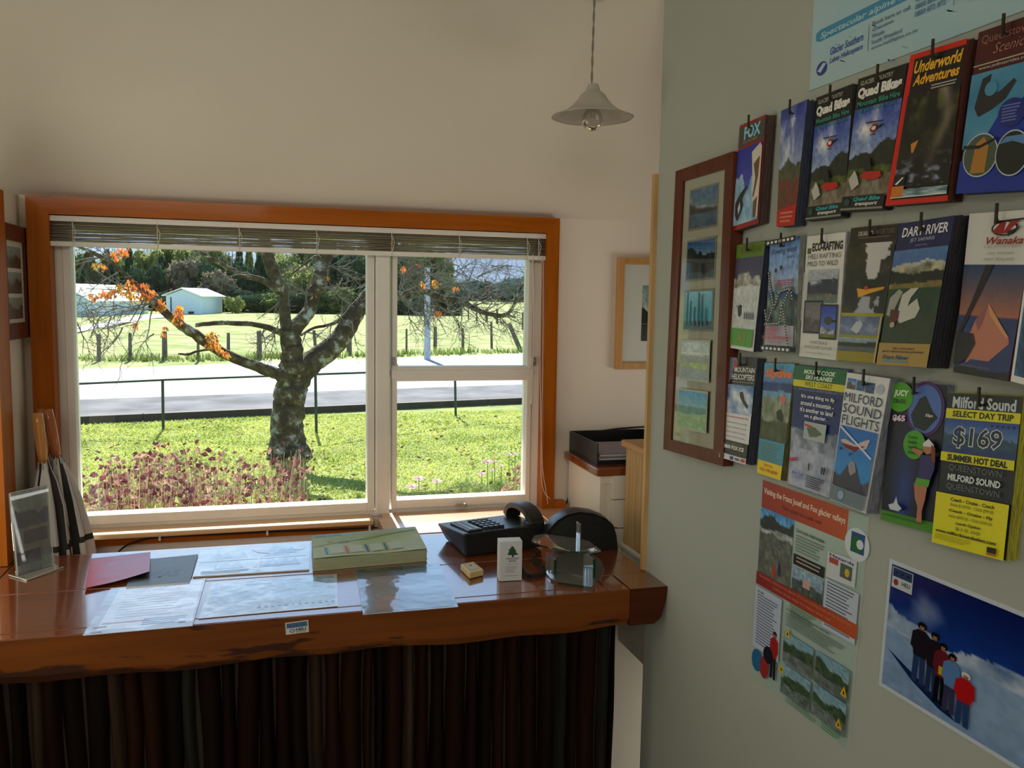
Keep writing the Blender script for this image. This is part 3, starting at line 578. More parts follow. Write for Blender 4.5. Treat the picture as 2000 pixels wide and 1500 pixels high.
def c_dart(p):
    p.rect(0, 0, 1, .19, (.08, .11, .34)); p.text('DART RIVER', .09, .035, .93, .10, (.95, .95, .95), .02, .1); p.text('JET SAFARIS', .27, .115, .72, .145, (.78, .80, .88)); p.text('QUEENSTOWN', .38, .16, .6, .173, (.6, .6, .75))
    p.photo(0, .19, 1, .84, photo(((.34, .48, .70), (.20, .34, .66)), ((.14, .08, (.78, .76, .66), (.3, .32, .24), 3, .05), (.22, .10, (.06, .08, .05), (.10, .12, .07), 2, 0), (.36, .02, (.62, .52, .26), (.42, .40, .18), 2, 0), (.42, .02, (.12, .24, .16), (.15, .27, .18), 2, 0), (.66, .06, (.20, .25, .16), (.17, .24, .16), 2, 0)), seed=71, grain=.06), 34, 60)
    p.poly([(.06, .52), (.22, .46), (.3, .48), (.2, .58), (.16, .66), (.04, .64)], (.66, .66, .62)); p.poly([(.3, .50), (.45, .46), (.6, .455), (.48, .52), (.44, .58), (.60, .53), (.68, .60), (.62, .66), (.34, .70), (.25, .66)], (.80, .80, .76)); p.poly([(.12, .60), (.3, .61), (.30, .67), (.2, .73), (.12, .70)], (.35, .12, .10)); p.circ(.2, .71, .05, .02, (.7, .7, .6))
    p.rect(0, .84, 1, 1, (.70, .58, .30)); p.text("NEW ZEALAND'S", .3, .87, .72, .885, (.35, .25, .15), .02); p.text('MOST SENSATIONAL JOURNEY', .1, .893, .92, .91, (.35, .25, .15), .02); p.text('Dart River', .12, .925, .65, .955, (.2, .35, .55), .03, .2); p.lines(.15, .965, .66, 1, .014, (.3, .6, .75), .7)
def c_wanaka(p):
    p.rect(0, 0, 1, .315, (.88, .88, .86)); p.photo(0, .315, 1, 1, photo(((.15, .26, .44), (.72, .44, .34)), ((.46, .01, (.16, .22, .42), (.2, .28, .5), 2, 0), (.93, .03, (.10, .12, .13), (.12, .14, .14), 2, 0)), seed=81, grain=.03, hz=.46), 34, 60)
    p.poly([(.50, .54), (.62, .62), (.90, .74), (.92, .78), (.62, .90), (.30, .90), (.22, .93), (.2, .78), (.30, .66)], (.78, .50, .40)); p.poly([(.50, .54), (.44, .66), (.38, .72), (.30, .66)], (.60, .38, .38)); p.poly([(.5, .55), (.9, .74), (.86, .75), (.54, .62)], (.85, .62, .42))
    p.poly([(.38, .315), (.5, .315), (.27, .56), (.06, .76), (.02, .74), (.22, .53)], (.13, .10, .12)); p.poly([(0, .74), (.3, .74), (.36, .8), (.24, .9), (.1, .94), (0, .94)], (.12, .13, .14)); p.text('www.wanakahelicopters.co.nz', .15, .93, .66, .955, (.5, .5, .5))
    n = 30; l = p.up(None); p.circ(.60, .10, .20, .045, K_, n, l); p.circ(.60, .10, .17, .036, (.88, .88, .86), n); p.poly([(.42, .12), (.55, .06), (.62, .06), (.60, .12), (.68, .06), (.82, .055), (.78, .07), (.66, .13), (.56, .135)], (.62, .12, .12)); p.poly([(.5, .055), (.9, .045), (.88, .055), (.52, .065)], K_); p.poly([(.66, .12), (.86, .09), (.74, .13), (.68, .15)], K_)
    p.text('Wanaka', .36, .15, .92, .195, (.60, .08, .10), .02, .3); p.text('HELICOPTERS', .34, .203, .9, .216, (.6, .6, .6)); p.text('LAKE WANAKA', .4, .24, .82, .255, (.5, .5, .5)); p.text('NEW ZEALAND', .37, .275, .84, .292, (.5, .5, .5))
def c_side(p): p.rect(0, 0, 1, 1, W_); p.photo(.05, .05, .95, .96, photo(((.2, .35, .45), (.15, .3, .6)), ((.4, .2, (.1, .25, .4), (.3, .5, .7), 3, 0),), seed=88), 12, 24)
def c_mtn(p):
    p.rect(0, 0, 1, .28, (.17, .15, .14)); p.poly([(0, .0), (.2, 0), (.32, .04), (.15, .12), (.10, .2), (0, .28)], (.45, .50, .62)); p.poly([(.18, .02), (.32, .04), (.3, .10), (.16, .12)], (.7, .22, .12)); p.text('MOUNTAIN', .22, .09, .96, .14, (.92, .92, .9), .02); p.text('HELICOPTERS', .14, .155, .97, .21, (.92, .92, .9), .02); p.text('FRANZ JOSEF & FOX GLACIER', .2, .225, .95, .242, (.75, .75, .7))
    p.photo(0, .26, 1, .54, flatn((.25, .42, .70), (.94, .95, .96), 3, 91), 26, 20); p.poly([(.5, .33), (.62, .32), (.72, .40), (.86, .45), (.84, .48), (.68, .44), (.54, .38)], (.13, .13, .15)); p.rect(0, .54, 1, .81, (.90, .90, .91)); p.text('Snow Landing & Guided Glacier Walk', .08, .565, .92, .585, (.75, .15, .2), .01)
    for i in range(4): p.text('Scenic and Snow Landing', .14, .62+i*.046, .88, .64+i*.046, (.55, .45, .5))
    p.rect(0, .81, 1, .945, (.16, .15, .10)); p.text('0800 FOX ICE', .14, .85, .88, .89, (.95, .95, .95), .04); p.text('CALL FREE NOW', .2, .825, .8, .84, (.6, .6, .5)); p.rect(0, .945, 1, 1, (.88, .88, .9)); p.rect(.05, .955, .2, .99, (.15, .18, .2)); p.rect(.42, .955, .55, .99, (.15, .25, .55)); p.text('VISA', .6, .96, .78, .985, (.15, .2, .5), .04); p.rect(.83, .955, .97, .985, (.8, .3, .1))
def c_sky(p):
    p.photo(0, 0, 1, .70, photo(((.35, .66, .82), (.32, .45, .70)), ((.24, .02, (.16, .22, .50), (.22, .30, .56), 3, 0), (.34, .04, (.42, .62, .78), (.5, .7, .8), 3, 0), (.42, .10, (.62, .66, .56), (.42, .46, .36), 5, 0), (.72, .05, (.24, .27, .18), (.34, .36, .24), 4, 0)), seed=97, grain=.12, hz=.3), 26, 44)
    p.text('Skydive', .04, .05, .96, .145, (.96, .48, .14), .05, .25); p.poly([(.56, .42), (.7, .39), (.8, .44), (.84, .5), (.7, .49), (.6, .48)], (.1, .1, .1)); p.poly([(.62, .30), (.75, .26), (.86, .3), (.8, .36), (.7, .33)], (.85, .45, .45)); p.rect(0, .68, 1, .88, (.28, .60, .72)); p.lines(.12, .71, .9, 8, .02, (.35, .50, .45)); p.rect(0, .875, 1, 1, (.95, .84, .06)); p.text('PHOTOS', .28, .895, .62, .92, (.85, .45, .06), .02); p.text('CALL FOR MORE', .12, .935, .85, .965, (.85, .42, .06), .02)
def c_cook(p):
    p.photo(0, .2, 1, 1, photo(((.07, .10, .36), (.12, .20, .50)), ((.40, .05, (.74, .76, .82), (.42, .46, .56), 5, 0), (.62, .05, (.62, .66, .76), (.74, .76, .84), 3, 0), (.85, .02, (.70, .72, .82), (.74, .76, .85), 2, 0)), seed=101, grain=.08), 34, 60)
    p.rect(0, 0, 1, .115, (.05, .40, .20)); p.text('MOUNT COOK', .2, .025, .80, .062, (.90, .95, .88), .04, .2); p.text('SKI PLANES', .24, .07, .76, .104, (.90, .95, .88), .04, .2); p.rect(0, .115, 1, .17, (.88, .84, .08)); p.text('WEST COAST', .24, .122, .78, .16, (.1, .3, .15))
    p.text('FRANZ JOSEF & FOX GLACIER', .14, .18, .88, .2, (.5, .55, .7)); 
    for i, t in enumerate(("It's one thing to fly", 'around a mountain -', "it's another to land", 'on a glacier.')): p.text(t, .2+(.1 if i == 3 else 0), .225+i*.052, .86-(.1 if i == 3 else 0), .263+i*.052, (.95, .95, .98), .02)
    p.rect(.32, .44, .78, .585, (.70, .74, .72)); p.poly([(.38, .49), (.55, .475), (.72, .52), (.6, .55), (.46, .56)], (.35, .42, .36)); p.poly([(.34, .46), (.5, .47), (.48, .485), (.34, .475)], (.75, .15, .2)); p.poly([(.05, .77), (.2, .75), (.2, .78), (.05, .80)], (.75, .12, .28))
    for u in (.52, .82, .87): p.poly([(u-.02, .78), (u, .765), (u+.02, .78), (u+.015, .83), (u-.015, .83)], (.1, .1, .14))
    p.text('Mount Cook', .15, .865, .42, .89, (.3, .35, .8), .02, .3); p.lines(.15, .9, .42, 2, .014, (.5, .55, .8)); p.lines(.5, .87, .95, 6, .017, (.2, .2, .3))
def c_milf(p):
    p.rect(0, 0, 1, 1, (.90, .91, .92)); p.photo(.04, .04, .26, .12, photo(seed=3, layers=((.5, .3, (.2, .22, .24), (.5, .4, .4), 3, 0),)), 8, 8); p.photo(.28, .045, .48, .12, flatn((.15, .3, .5), (.3, .5, .65)), 8, 8); p.photo(.50, .05, .70, .125, flatn((.12, .2, .4), (.35, .45, .6)), 8, 8); p.circ(.83, .085, .09, .035, (.7, .76, .84))
    for i, (t, a, b) in enumerate((('MILFORD', .04, .94), ('SOUND', .04, .97), ('FLIGHTS', .06, .97))): p.text(t, a, .145+i*.085, b, .213+i*.087, (.14, .20, .30), 0)
    p.photo(.05, .40, .97, .87, photo(((.12, .42, .78), (.20, .56, .86)), ((.80, .10, (.22, .22, .30), (.34, .32, .38), 2, 0),), seed=111, grain=.03), 30, 34); p.poly([(.12, .86), (.36, .70), (.46, .64), (.58, .66), (.7, .74), (.86, .865)], (.26, .26, .34)); p.poly([(.40, .68), (.47, .64), (.57, .66), (.62, .72), (.5, .76), (.44, .73)], (.62, .60, .64))
    p.poly([(.12, .51), (.24, .495), (.5, .52), (.78, .46), (.84, .46), (.78, .53), (.45, .575), (.24, .56)], (.84, .76, .74)); p.poly([(.14, .53), (.5, .535), (.76, .51), (.5, .575), (.26, .56)], (.45, .10, .14)); p.poly([(.04, .41), (.1, .405), (.95, .585), (.93, .60)], (.86, .88, .92)); p.circ(.16, .575, .02, .012, K_); p.circ(.42, .60, .02, .012, K_)
    p.rect(.05, .87, .96, .985, (.46, .52, .56)); p.circ(.36, .925, .10, .042, (.25, .4, .55)); p.circ(.36, .925, .085, .036, (.62, .72, .80)); p.text('MILFORD', .52, .915, .74, .93, (.6, .66, .7))
def c_juicy(p):
    p.photo(0, 0, 1, .93, lambda X, Y: mixc((.06, .07, .16), (.16, .30, .66), np.clip(1-np.abs(X-.38)*3.5, 0, 1)*np.clip((Y-.25)*2, 0, 1)*(.6+.6*fbm(X, Y*.3, 8, 121))), 30, 50)
    p.rect(0, .925, 1, 1, (.30, .58, .10)); p.circ(.66, .17, .34, .19, (.30, .10, .42)); p.circ(.66, .17, .29, .165, (.32, .46, .76)); p.poly([(.42, .22), (.56, .1), (.66, .08), (.80, .18), (.90, .22), (.7, .32), (.5, .30)], (.08, .13, .15)); p.circ(.2, .10, .24, .105, (.30, .66, .12)); p.text('JUCY', .08, .05, .36, .105, (.95, .98, .92), .05, .15); p.text('CRUIZE', .08, .115, .32, .145, (.15, .3, .1), .02)
    p.text('$65', .1, .225, .34, .275, (.95, .85, .95), .05); p.text('55pc', .7, .2, .83, .225, W_, .03); p.circ(.55, .42, .20, .10, (.30, .66, .12))
    for i, t in enumerate(('Come', 'cruise', 'with', 'me!')): p.text(t, .43+i*.01, .355+i*.035, .6+i*.005, .38+i*.035, (.15, .35, .12), .02)
    sk = (.74, .48, .36); l = p.up(None); p.poly([(.62, .68), (.86, .68), (.84, .78), (.80, .86), (.82, .95), (.72, .95), (.72, .84), (.66, .78)], sk, l); p.poly([(.66, .64), (.90, .64), (.88, .69), (.64, .69)], (.35, .66, .14)); p.poly([(.68, .48), (.95, .47), (.96, .56), (.90, .64), (.68, .64), (.70, .56)], (.20, .16, .42)); p.circ(.82, .425, .085, .045, sk); p.poly([(.73, .40), (.82, .365), (.92, .40), (.92, .415), (.74, .42)], (.9, .9, .9)); p.poly([(.88, .40), (.95, .42), (.97, .52), (.90, .50)], (.5, .2, .1)); p.poly([(.70, .49), (.55, .46), (.57, .44), (.76, .45)], sk)
    p.poly([(.2, .87), (.3, .85), (.34, .80), (.38, .85), (.46, .875), (.4, .90), (.24, .90)], (.82, .86, .9)); p.lines(.1, .94, .9, 1, .02, (.18, .4, .08))
def c_169(p):
    p.rect(0, 0, 1, 1, (.12, .15, .17)); p.text('Milford Sound', .08, .02, .93, .095, (.82, .86, .88), .03); p.rect(0, .1, 1, .165, (.90, .88, .05)); p.text('SELECT DAY TRIP', .10, .112, .92, .152, (.12, .13, .1), .03)
    p.photo(0, .165, 1, .385, photo(((.16, .30, .60), (.42, .58, .78)), ((.52, .30, (.16, .28, .40), (.22, .36, .44), 2, 0), (.82, .05, (.12, .24, .46), (.16, .3, .5), 2, 0)), seed=131, grain=.05), 30, 18); p.text('$169', .14, .205, .82, .355, W_, .05); p.text('$169', .15, .212, .81, .348, (.10, .20, .28), .015)
    l = p.up(None)
    for i in range(5): p.circ(.66+i*.07, .19, .012, .008, (.15, .2, .3), 8, l)
    p.rect(0, .385, 1, .445, (.90, .88, .05)); p.text('SUMMER HOT DEAL', .1, .395, .92, .438, (.10, .11, .1), .05)
    for i, (t, c_) in enumerate((('QUEENSTOWN', (.45, .48, .48)), ('MILFORD SOUND', (.88, .92, .92)), ('QUEENSTOWN', (.45, .48, .48)))): p.text(t, .14, .46+i*.062, .86, .505+i*.062, c_, .04 if i == 1 else .0)
    p.rect(0, .655, 1, 1, (.93, .90, .04))
    for t, v, b in (('Coach - Cruise - Coach', .675, .03), ('Adult $169.00 - Child $99.00', .71, 0), ('Coach - Cruise - Fly', .75, .03), ('Adult $495.00 - Child $395.00', .785, 0), ('Lunch Option', .825, .03), ('$15.00', .86, 0)): p.text(t, .22 if len(t) > 13 else .34, v, .82 if len(t) > 13 else .68, v+.024, (.22, .22, .04) if b else (.5, .48, .05), b)
    p.text('www.milfordsoundselect.com', .06, .895, .90, .918, (.15, .15, .05), .03); p.lines(.06, .93, .6, 3, .014, (.78, .75, .05)); p.rect(.80, .935, .92, .97, (.1, .1, .08)); p.rect(.80, .972, .92, .985, (.8, .4, .1))
BR = [  # label, cover, quad px, thickness, page colour, group-row
 ('top row, leftmost leaflet pile headed FOX with a snowy ice slope picture', c_fox, ((1445, 246), (1496, 224), (1481, 436), (1431, 452)), .022, (.10, .06, .05)),
 ('top row leaflet pile with cloudy blue sky above a red foot, beside the FOX pile', c_blue, ((1526, 217), (1577, 195), (1552.5, 439.5), (1517, 443)), .022, (.05, .06, .10)),
 ('smaller left-hand one of the two black-headed Quad Bikes leaflet piles', c_quad, ((1595, 192), (1667, 164), (1647.5, 424.6), (1578, 432)), .012, (.05, .05, .05)),
 ('larger right-hand one of the two black-headed Quad Bikes leaflet piles', c_quad, ((1677, 154.7), (1773, 122.7), (1728.6, 409.6), (1646.4, 414)), .014, (.05, .05, .05)),
 ('red-bordered Underworld Adventures leaflet pile in the top row', c_under, ((1778.7, 108), (1889.3, 74.7), (1851, 392), (1729, 402)), .022, (.10, .03, .02)),
 ('maroon-headed blue leaflet pile with round pictures at the top right corner', c_maroon, ((1912, 64), (2034, 22), (2005, 371), (1869, 378.7)), .02, (.04, .06, .2)),
 ('green-banded leaflet pile with a white snow mountain, leftmost of the middle row', c_green, ((1439.5, 479), (1495, 470.4), (1471.5, 687), (1426.7, 679.5)), .018, (.04, .05, .09)),
 ('pale blue leaflet pile with filmstrip borders headed flowing west', c_film, ((1504.5, 471.5), (1563, 459.7), (1553.6, 689), (1494, 683.7)), .012, (.35, .36, .32)),
 ('white Eco-Rafting leaflet pile with three framed pictures', c_eco, ((1577, 462), (1652.8, 453.3), (1635.7, 704), (1561, 695.5)), .006, (.5, .5, .48)),
 ('dark brown leaflet pile with yellow kayak picture and mustard foot headed Okarito', c_okarito, ((1662.4, 446), (1757, 437), (1713, 709.4), (1636.8, 703)), .012, (.25, .22, .05)),
 ('navy-headed Dart River leaflet pile with a jet boat on green water', c_dart, ((1757.3, 437), (1865, 420.5), (1813, 718.2), (1714.2, 712)), .035, (.03, .03, .04)),
 ('white-headed Wanaka leaflet pile with a pink mountain peak', c_wanaka, ((1894, 417.5), (2026, 408), (1968.8, 744.8), (1862.4, 727)), .02, (.16, .04, .05)),
 ('white-bordered blue leaflet pile cut off by the right edge of the photo', c_side, ((2021, 420), (2118, 412), (2086, 776), (1974, 744)), .02, (.5, .5, .5)),
 ('leftmost leaflet pile of the bottom row, snow picture over white list and dark foot', c_mtn, ((1427, 698), (1480, 700), (1460.8, 907.7), (1408.7, 892.3)), .018, (.05, .06, .09)),
 ('narrow blue leaflet pile with orange Skydive heading and yellow foot', c_sky, ((1493.4, 708.6), (1552.4, 710.8), (1526.4, 938.5), (1480.2, 923)), .01, (.2, .18, .06)),
 ('Mount Cook ski plane leaflet pile with green heading and yellow band', c_cook, ((1552.4, 713), (1657.3, 723), (1618.8, 972.6), (1539.6, 945)), .010, (.12, .13, .25)),
 ('white leaflet pile headed Milford Sound Flights with a small aeroplane', c_milf, ((1655, 727.3), (1739.3, 739.6), (1691.4, 1003.4), (1619.9, 974.8)), .022, (.26, .28, .34)),
 ('dark purple leaflet pile with green circles and a woman in a cap', c_juicy, ((1742, 746.5), (1851, 752), (1824, 1043), (1720, 1014.3)), .012, (.2, .24, .28)),
 ('black and bright yellow leaflet pile headed Milford Sound with large $169', c_169, ((1852.7, 767), (1998.9, 775), (1964.7, 1095), (1824, 1058)), .018, (.42, .40, .04)),
]
for i, (lab, fn, q, t, pc) in enumerate(BR):
    qd = [AX(x, y, XR-t) for x, y in q]; c_ = sum(qd, Vector())/4
    th = thing('leaflet_pile', lab, 'leaflets', (XR, c_.y, qd[2].z), 'leaflet piles pegged to the right wall')
    r_ = random.Random(i); b = MB(); n = 7; nr = Vector((1, 0, 0)); back = t-.0015
    for k in range(n):
        d0 = .0006+back*k/n; d1 = .0006+back*(k+.82)/n; off = Vector((0, r_.uniform(-.0012, .0012)-k*.0004*(1 if t > .015 else .4), r_.uniform(-.0015, .0015)))
        b.hexa([p+nr*d0+off for p in qd], [p+nr*d1+off for p in qd])
    b.build('page_block', mat('page_edges_%d' % i, tuple(v*.9 for v in pc), .6, .25, 60, stretch=(6, 1, 1)), th)
    p = Print(qd); fn(p); p.build('front_cover', pr, th)
    top = (qd[0]+qd[1])/2; hx = MB().tube([(XR-.001, top.y, top.z-.012), (XR-t-.004, top.y, top.z-.014), (XR-t-.008, top.y, top.z-.008), (XR-t-.0085, top.y, top.z+.006)], .0016, 6)
    hx.box((XR-t-.0100, top.y-.0015, top.z-.016), (XR-t-.007, top.y+.0015, top.z+.010)); hx.build('peg', wire, th)

# ---- posters on the right wall
def poster(name, lab, q, fn, m, th=.0015, cat='poster', plane=None):
    X = (plane or XR)-th; qd = [AX(x, y, X) if not isinstance(x, Vector) else x for x, y in q] if not isinstance(q[0], Vector) else q
    t = thing(name, lab, cat, tuple((qd[3]+qd[2])/2)); n = Vector((1, 0, 0))*(th-.0004)
    MB().hexa([p+Vector((.0002, 0, 0)) for p in qd], [p+n for p in qd]).build('sheet', mat('paper_back', (.75, .75, .73), .7), t)
    p = Print(qd, .00012); fn(p); p.build('print', m, t); return t
def c_visit(p):
    bgc = (.70, .78, .72); p.photo(0, 0, 1, 1, flatn((.68, .76, .72), (.72, .80, .76), 2, 3), 6, 8); p.rect(0, 0, .84, .135, (.70, .20, .10)); p.photo(0, 0, .84, .135, lambda X, Y: mixc((.62, .16, .10), (.78, .36, .16), X), 12, 3)
    p.text('Visiting the Franz Josef and Fox glacier valleys', .02, .035, .82, .072, (.94, .88, .82), .02); p.text('Your guide to a safe visit', .22, .088, .62, .112, (.40, .08, .06), .02)
    p.circ(.93, .13, .10, .07, (.86, .90, .92)); p.rect(.88, .08, .99, .165, (.10, .30, .55)); p.circ(.93, .13, .05, .034, (.08, .42, .12)); p.circ(.955, .125, .028, .02, (.86, .90, .92))
    p.photo(0, .135, .36, .455, photo(((.30, .60, .85), (.60, .78, .90)), ((.12, .14, (.16, .18, .16), (.24, .26, .22), 3, 0), (.26, .08, (.80, .82, .84), (.50, .54, .52), 3, 0), (.36, .05, (.34, .36, .32), (.46, .47, .42), 5, 0)), seed=7, grain=.2), 30, 36); p.circ(.18, .42, .02, .03, (.75, .25, .15)); p.circ(.24, .40, .015, .03, (.2, .2, .3))
    p.text("Don't make a fatal mistake", .39, .165, .66, .182, (.25, .15, .12), .01); p.lines(.39, .195, .68, 6, .014, (.50, .56, .50)); p.rect(.38, .285, .68, .335, (.13, .10, .08)); p.lines(.41, .295, .66, 2, .018, (.7, .68, .6), .35)
    p.photo(.38, .345, .68, .51, photo(((.60, .72, .80), (.5, .6, .7)), ((.3, .2, (.26, .30, .28), (.36, .40, .36), 3, 0),), seed=17, grain=.2), 20, 20); p.poly([(.49, .38), (.56, .38), (.56, .42), (.49, .42)], (.82, .66, .64)); p.rect(.49, .42, .495, .48, (.2, .2, .2)); p.rect(.55, .42, .555, .48, (.2, .2, .2)); p.lines(.38, .52, .66, 6, .012, (.48, .58, .50))
    p.poly([(.70, .205), (.95, .195), (.95, .31), (.70, .32)], (.84, .86, .88)); p.text('Hazards', .72, .208, .93, .222, (.25, .3, .5), .03); p.rect(.72, .225, .8, .25, (.7, .3, .2)); p.rect(.82, .23, .92, .29, (.30, .40, .34)); p.circ(.88, .262, .02, .018, (.85, .72, .1)); p.rect(.70, .325, .99, .545, (.78, .82, .88)); p.lines(.72, .335, .97, 14, .0145, (.40, .44, .50), .4)
    p.photo(0, .455, 1, .52, lambda X, Y: mixc((.55, .10, .09), (.78, .36, .16), X), 10, 2); p.text('Remember walking to the glacier or in surrounding areas can be dangerous', .04, .463, .95, .481, (.80, .55, .42)); p.text('Follow these steps to reduce your risk', .2, .489, .78, .508, (.82, .58, .45))
    p.rect(.0, .53, .30, .84, (.76, .80, .88)); p.text('Be Safe', .03, .545, .1, .557, (.2, .2, .3), .02); p.lines(.03, .565, .28, 18, .0142, (.42, .45, .52), .4)
    p.circ(.06, .90, .06, .055, (.16, .42, .62)); p.circ(.15, .91, .05, .055, (.62, .20, .18)); figure(p, .25, .70, .24, (.66, .14, .12), (.12, .10, .14), (.25, .08, .06), .42); p.circ(.19, .835, .055, .042, (.10, .10, .14))
    p.text('Heed the signs and make good decisions', .36, .55, .78, .565, (.25, .4, .32), .02); p.lines(.36, .575, .95, 5, .013, (.46, .56, .52), .4)
    for u, v, s_ in ((.35, .665, 3), (.68, .66, 5), (.35, .82, 8), (.68, .81, 11)): p.photo(u, v, u+.30, v+.145, photo(((.50, .66, .74), (.6, .7, .72)), ((.35, .3, (.20, .30, .20), (.34, .40, .30), 2, 0), (.62, .12, (.50, .54, .54), (.34, .40, .36), 4, 0)), seed=s_*9, grain=.15), 22, 20)
    for u, v in ((.39, .665), (.35, .85), (.95, .76), (.93, .91)): p.poly([(u-.03, v+.02), (u, v-.025), (u+.03, v+.02)], (.90, .74, .10)); p.poly([(u-.008, v+.012), (u, v-.008), (u+.008, v+.012)], K_)
    p.lines(.42, .97, .75, 2, .012, (.4, .6, .45), .4); p.lines(.78, .955, .97, 3, .012, (.3, .6, .4), .4)
poster('information_poster', 'tall glacier safety poster with orange heading under the leaflet rows', ((1490.4, 936.8), (1697, 1010), (1656, 1463), (1470, 1319)), c_visit, pr)
a, b_, c_, d_ = [AX(x, y, XR-.0015) for x, y in ((1737.7, 1090.8), (2000, 1196.4), (1965, 1500), (1715.7, 1337.2))]
hL = (d_-a); uR = (b_-a).normalized(); wid = hL.length*1.5; Bq = [a, a+uR*wid, d_+uR*wid, d_]
def c_people(p):
    p.rect(0, 0, 1, 1, (.82, .86, .90)); fn0 = photo(((.03, .10, .36), (.10, .26, .60)), ((.40, .10, (.78, .84, .92), (.36, .48, .66), 5, 0), (.52, .03, (.50, .62, .78), (.56, .68, .82), 2, 0)), .35, 141, .04, .5)
    p.photo(.022, .03, .98, .97, fn0, 80, 60); p.poly([(.022, .66), (.05, .68), (.46, .88), (.50, .93), (.40, .91), (.22, .82)], (.08, .16, .34))
    p.rect(.03, .045, .17, .20, (.80, .84, .86)); p.rect(.035, .05, .165, .115, (.14, .26, .42)); p.text('HELI', .1, .135, .155, .165, (.25, .25, .3), .02); p.circ(.06, .155, .016, .024, (.6, .25, .25))
    for u in (.06, .10, .14): p.poly([(u-.008, .085), (u, .07), (u+.01, .085)], K_)
    sk = (.62, .44, .38)
    figure(p, .26, .36, .46, (.12, .10, .14), (.16, .24, .42), (.08, .07, .08), .30); figure(p, .345, .385, .46, (.14, .10, .13), (.14, .20, .36), (.10, .06, .05), .26)
    figure(p, .40, .43, .45, (.42, .12, .16), (.06, .06, .10), (.09, .06, .05), .25); p.poly([(.385, .60), (.42, .60), (.42, .66), (.385, .66)], (.80, .68, .10)); figure(p, .46, .47, .43, (.36, .52, .74), (.22, .22, .34), (.10, .08, .08), .27); figure(p, .545, .55, .38, (.74, .10, .12), (.16, .26, .46), (.85, .85, .85), .34)
poster('group_photograph', 'large landscape photograph of five people standing on snow, low on the right wall', Bq, c_people, prg, .002)
def c_top(p):
    p.photo(0, 0, 1, 1, flatn((.72, .82, .84), (.66, .82, .88), 3, 151), 30, 12)
    for i in range(40):
        r_ = random.Random(i); u, v = r_.random(), r_.random(); a_ = .006+.02*r_.random(); p.poly([(u, v), (u+a_, v+a_*1.3), (u+a_*1.2, v+a_*1.8), (u+.002, v+a_*.5)], (.45, .68, .78), 1)
    p.poly([(.02, .56), (.04, .545), (.99, .51), (.99, .60), (.04, .64), (.02, .62)], (.26, .58, .74)); p.text('Spectacular alpine flights and glacier snow landings', .04, .555, .9, .615, (.72, .85, .90), .02, .2, rot=-.035)
    p.circ(.055, .86, .025, .055, (.15, .25, .55)); p.poly([(.035, .87), (.06, .82), (.075, .83), (.05, .89)], (.75, .82, .9)); p.text('Glacier Southern', .09, .72, .23, .78, (.25, .38, .66), .02, .2, rot=-.01); p.text('Lakes Helicopters', .09, .80, .23, .855, (.25, .38, .66), .02, .2, rot=-.01); p.rect(.25, .68, .252, .87, (.4, .5, .55))
    for i, t in enumerate(('Book here or call', 'Queenstown', 'Wanaka', 'South Westland', 'www.heliflights.co.nz')): p.text(t, .265, .67+i*.045, .265+.008*len(t), .70+i*.045, (.36, .46, .60), .01)
    for i, t in enumerate(('0800 801 616', '0800 800 732', '0800 872 872')): p.text(t, .42, .635+i*.05, .52, .67+i*.05, (.30, .50, .68), .02)
    p.rect(.545, .60, .547, .80, (.4, .5, .55)); heli(p, .62, .70, .02, (.2, .2, .2), (.45, .2, .2)); p.text('Glacier Heli', .59, .79, .66, .815, (.5, .7, .8), 0, .3)
bl_, br_ = AX(1581, 177, XR-.002), AX(2000, 20, XR-.002); ur = (br_-bl_).normalized(); dn = AX(1582, 172, XR-.002)-AX(1579, 0, XR-.002); dn.normalize(); dn = Vector((0, 0, -1))
poster('flights_poster', 'wide pale blue poster advertising alpine flights above the leaflet rows', [bl_-dn*.21, bl_-dn*.21+ur*.60, bl_+ur*.60, bl_], c_top, pr, .002)

# ---- tall framed picture
q0 = [AX(1319.5, 334.5, XR-.028), AX(1432, 295.5, XR-.030), AX(1412, 911, XR-.024), AX(1295.2, 877, XR-.022)]
qi = [AX(1333.6, 354, XR-.026), AX(1415.5, 329.4, XR-.026), AX(1393, 879.7, XR-.022), AX(1309.6, 858.9, XR-.022)]
fr = thing('framed_picture', 'tall dark mahogany frame holding five small landscape pictures', 'picture', tuple((q0[2]+q0[3])/2))
bk = [Vector((XR-.001, p.y, p.z)) for p in q0]
MB().hexa(q0, bk)  # outline kept as four rails below
for k in range(4):
    j = (k+1) % 4; ofs = Vector((.012, 0, 0))
    MB().hexa([q0[k], q0[j], qi[j], qi[k]], [bk[k], bk[j], qi[j]+ofs, qi[k]+ofs]).build('frame_rail', darkw, fr)
mq = [p+Vector((.006, 0, 0)) for p in qi]; p = Print(mq, .0004); p.rect(-.02, -.01, 1.02, 1.01, (.84, .84, .76))
pics = [(((.35, .55, .72), (.55, .66, .72)), ((.42, .16, (.22, .28, .28), (.34, .36, .32), 2, .1), (.62, .02, (.36, .50, .60), (.46, .58, .66), 2, 0))), (((.22, .44, .70), (.72, .84, .88)), ((.36, .5, (.12, .18, .20), (.20, .26, .26), 2, 0), (.85, .1, (.28, .40, .44), (.40, .5, .52), 3, 0))),
        (((.50, .72, .80), (.20, .62, .72)), ((.80, .02, (.10, .28, .30), (.16, .40, .42), 4, 0),)), (((.66, .74, .74), (.74, .78, .74)), ((.3, .1, (.55, .60, .58), (.6, .64, .6), 2, .1), (.55, .05, (.70, .76, .50), (.56, .64, .48), 2, 0), (.7, .02, (.56, .62, .62), (.6, .66, .66), 2, 0))),
        (((.30, .60, .78), (.60, .74, .76)), ((.40, .08, (.28, .48, .50), (.40, .58, .50), 2, 0), (.60, .05, (.50, .66, .46), (.62, .74, .56), 3, 0)))]
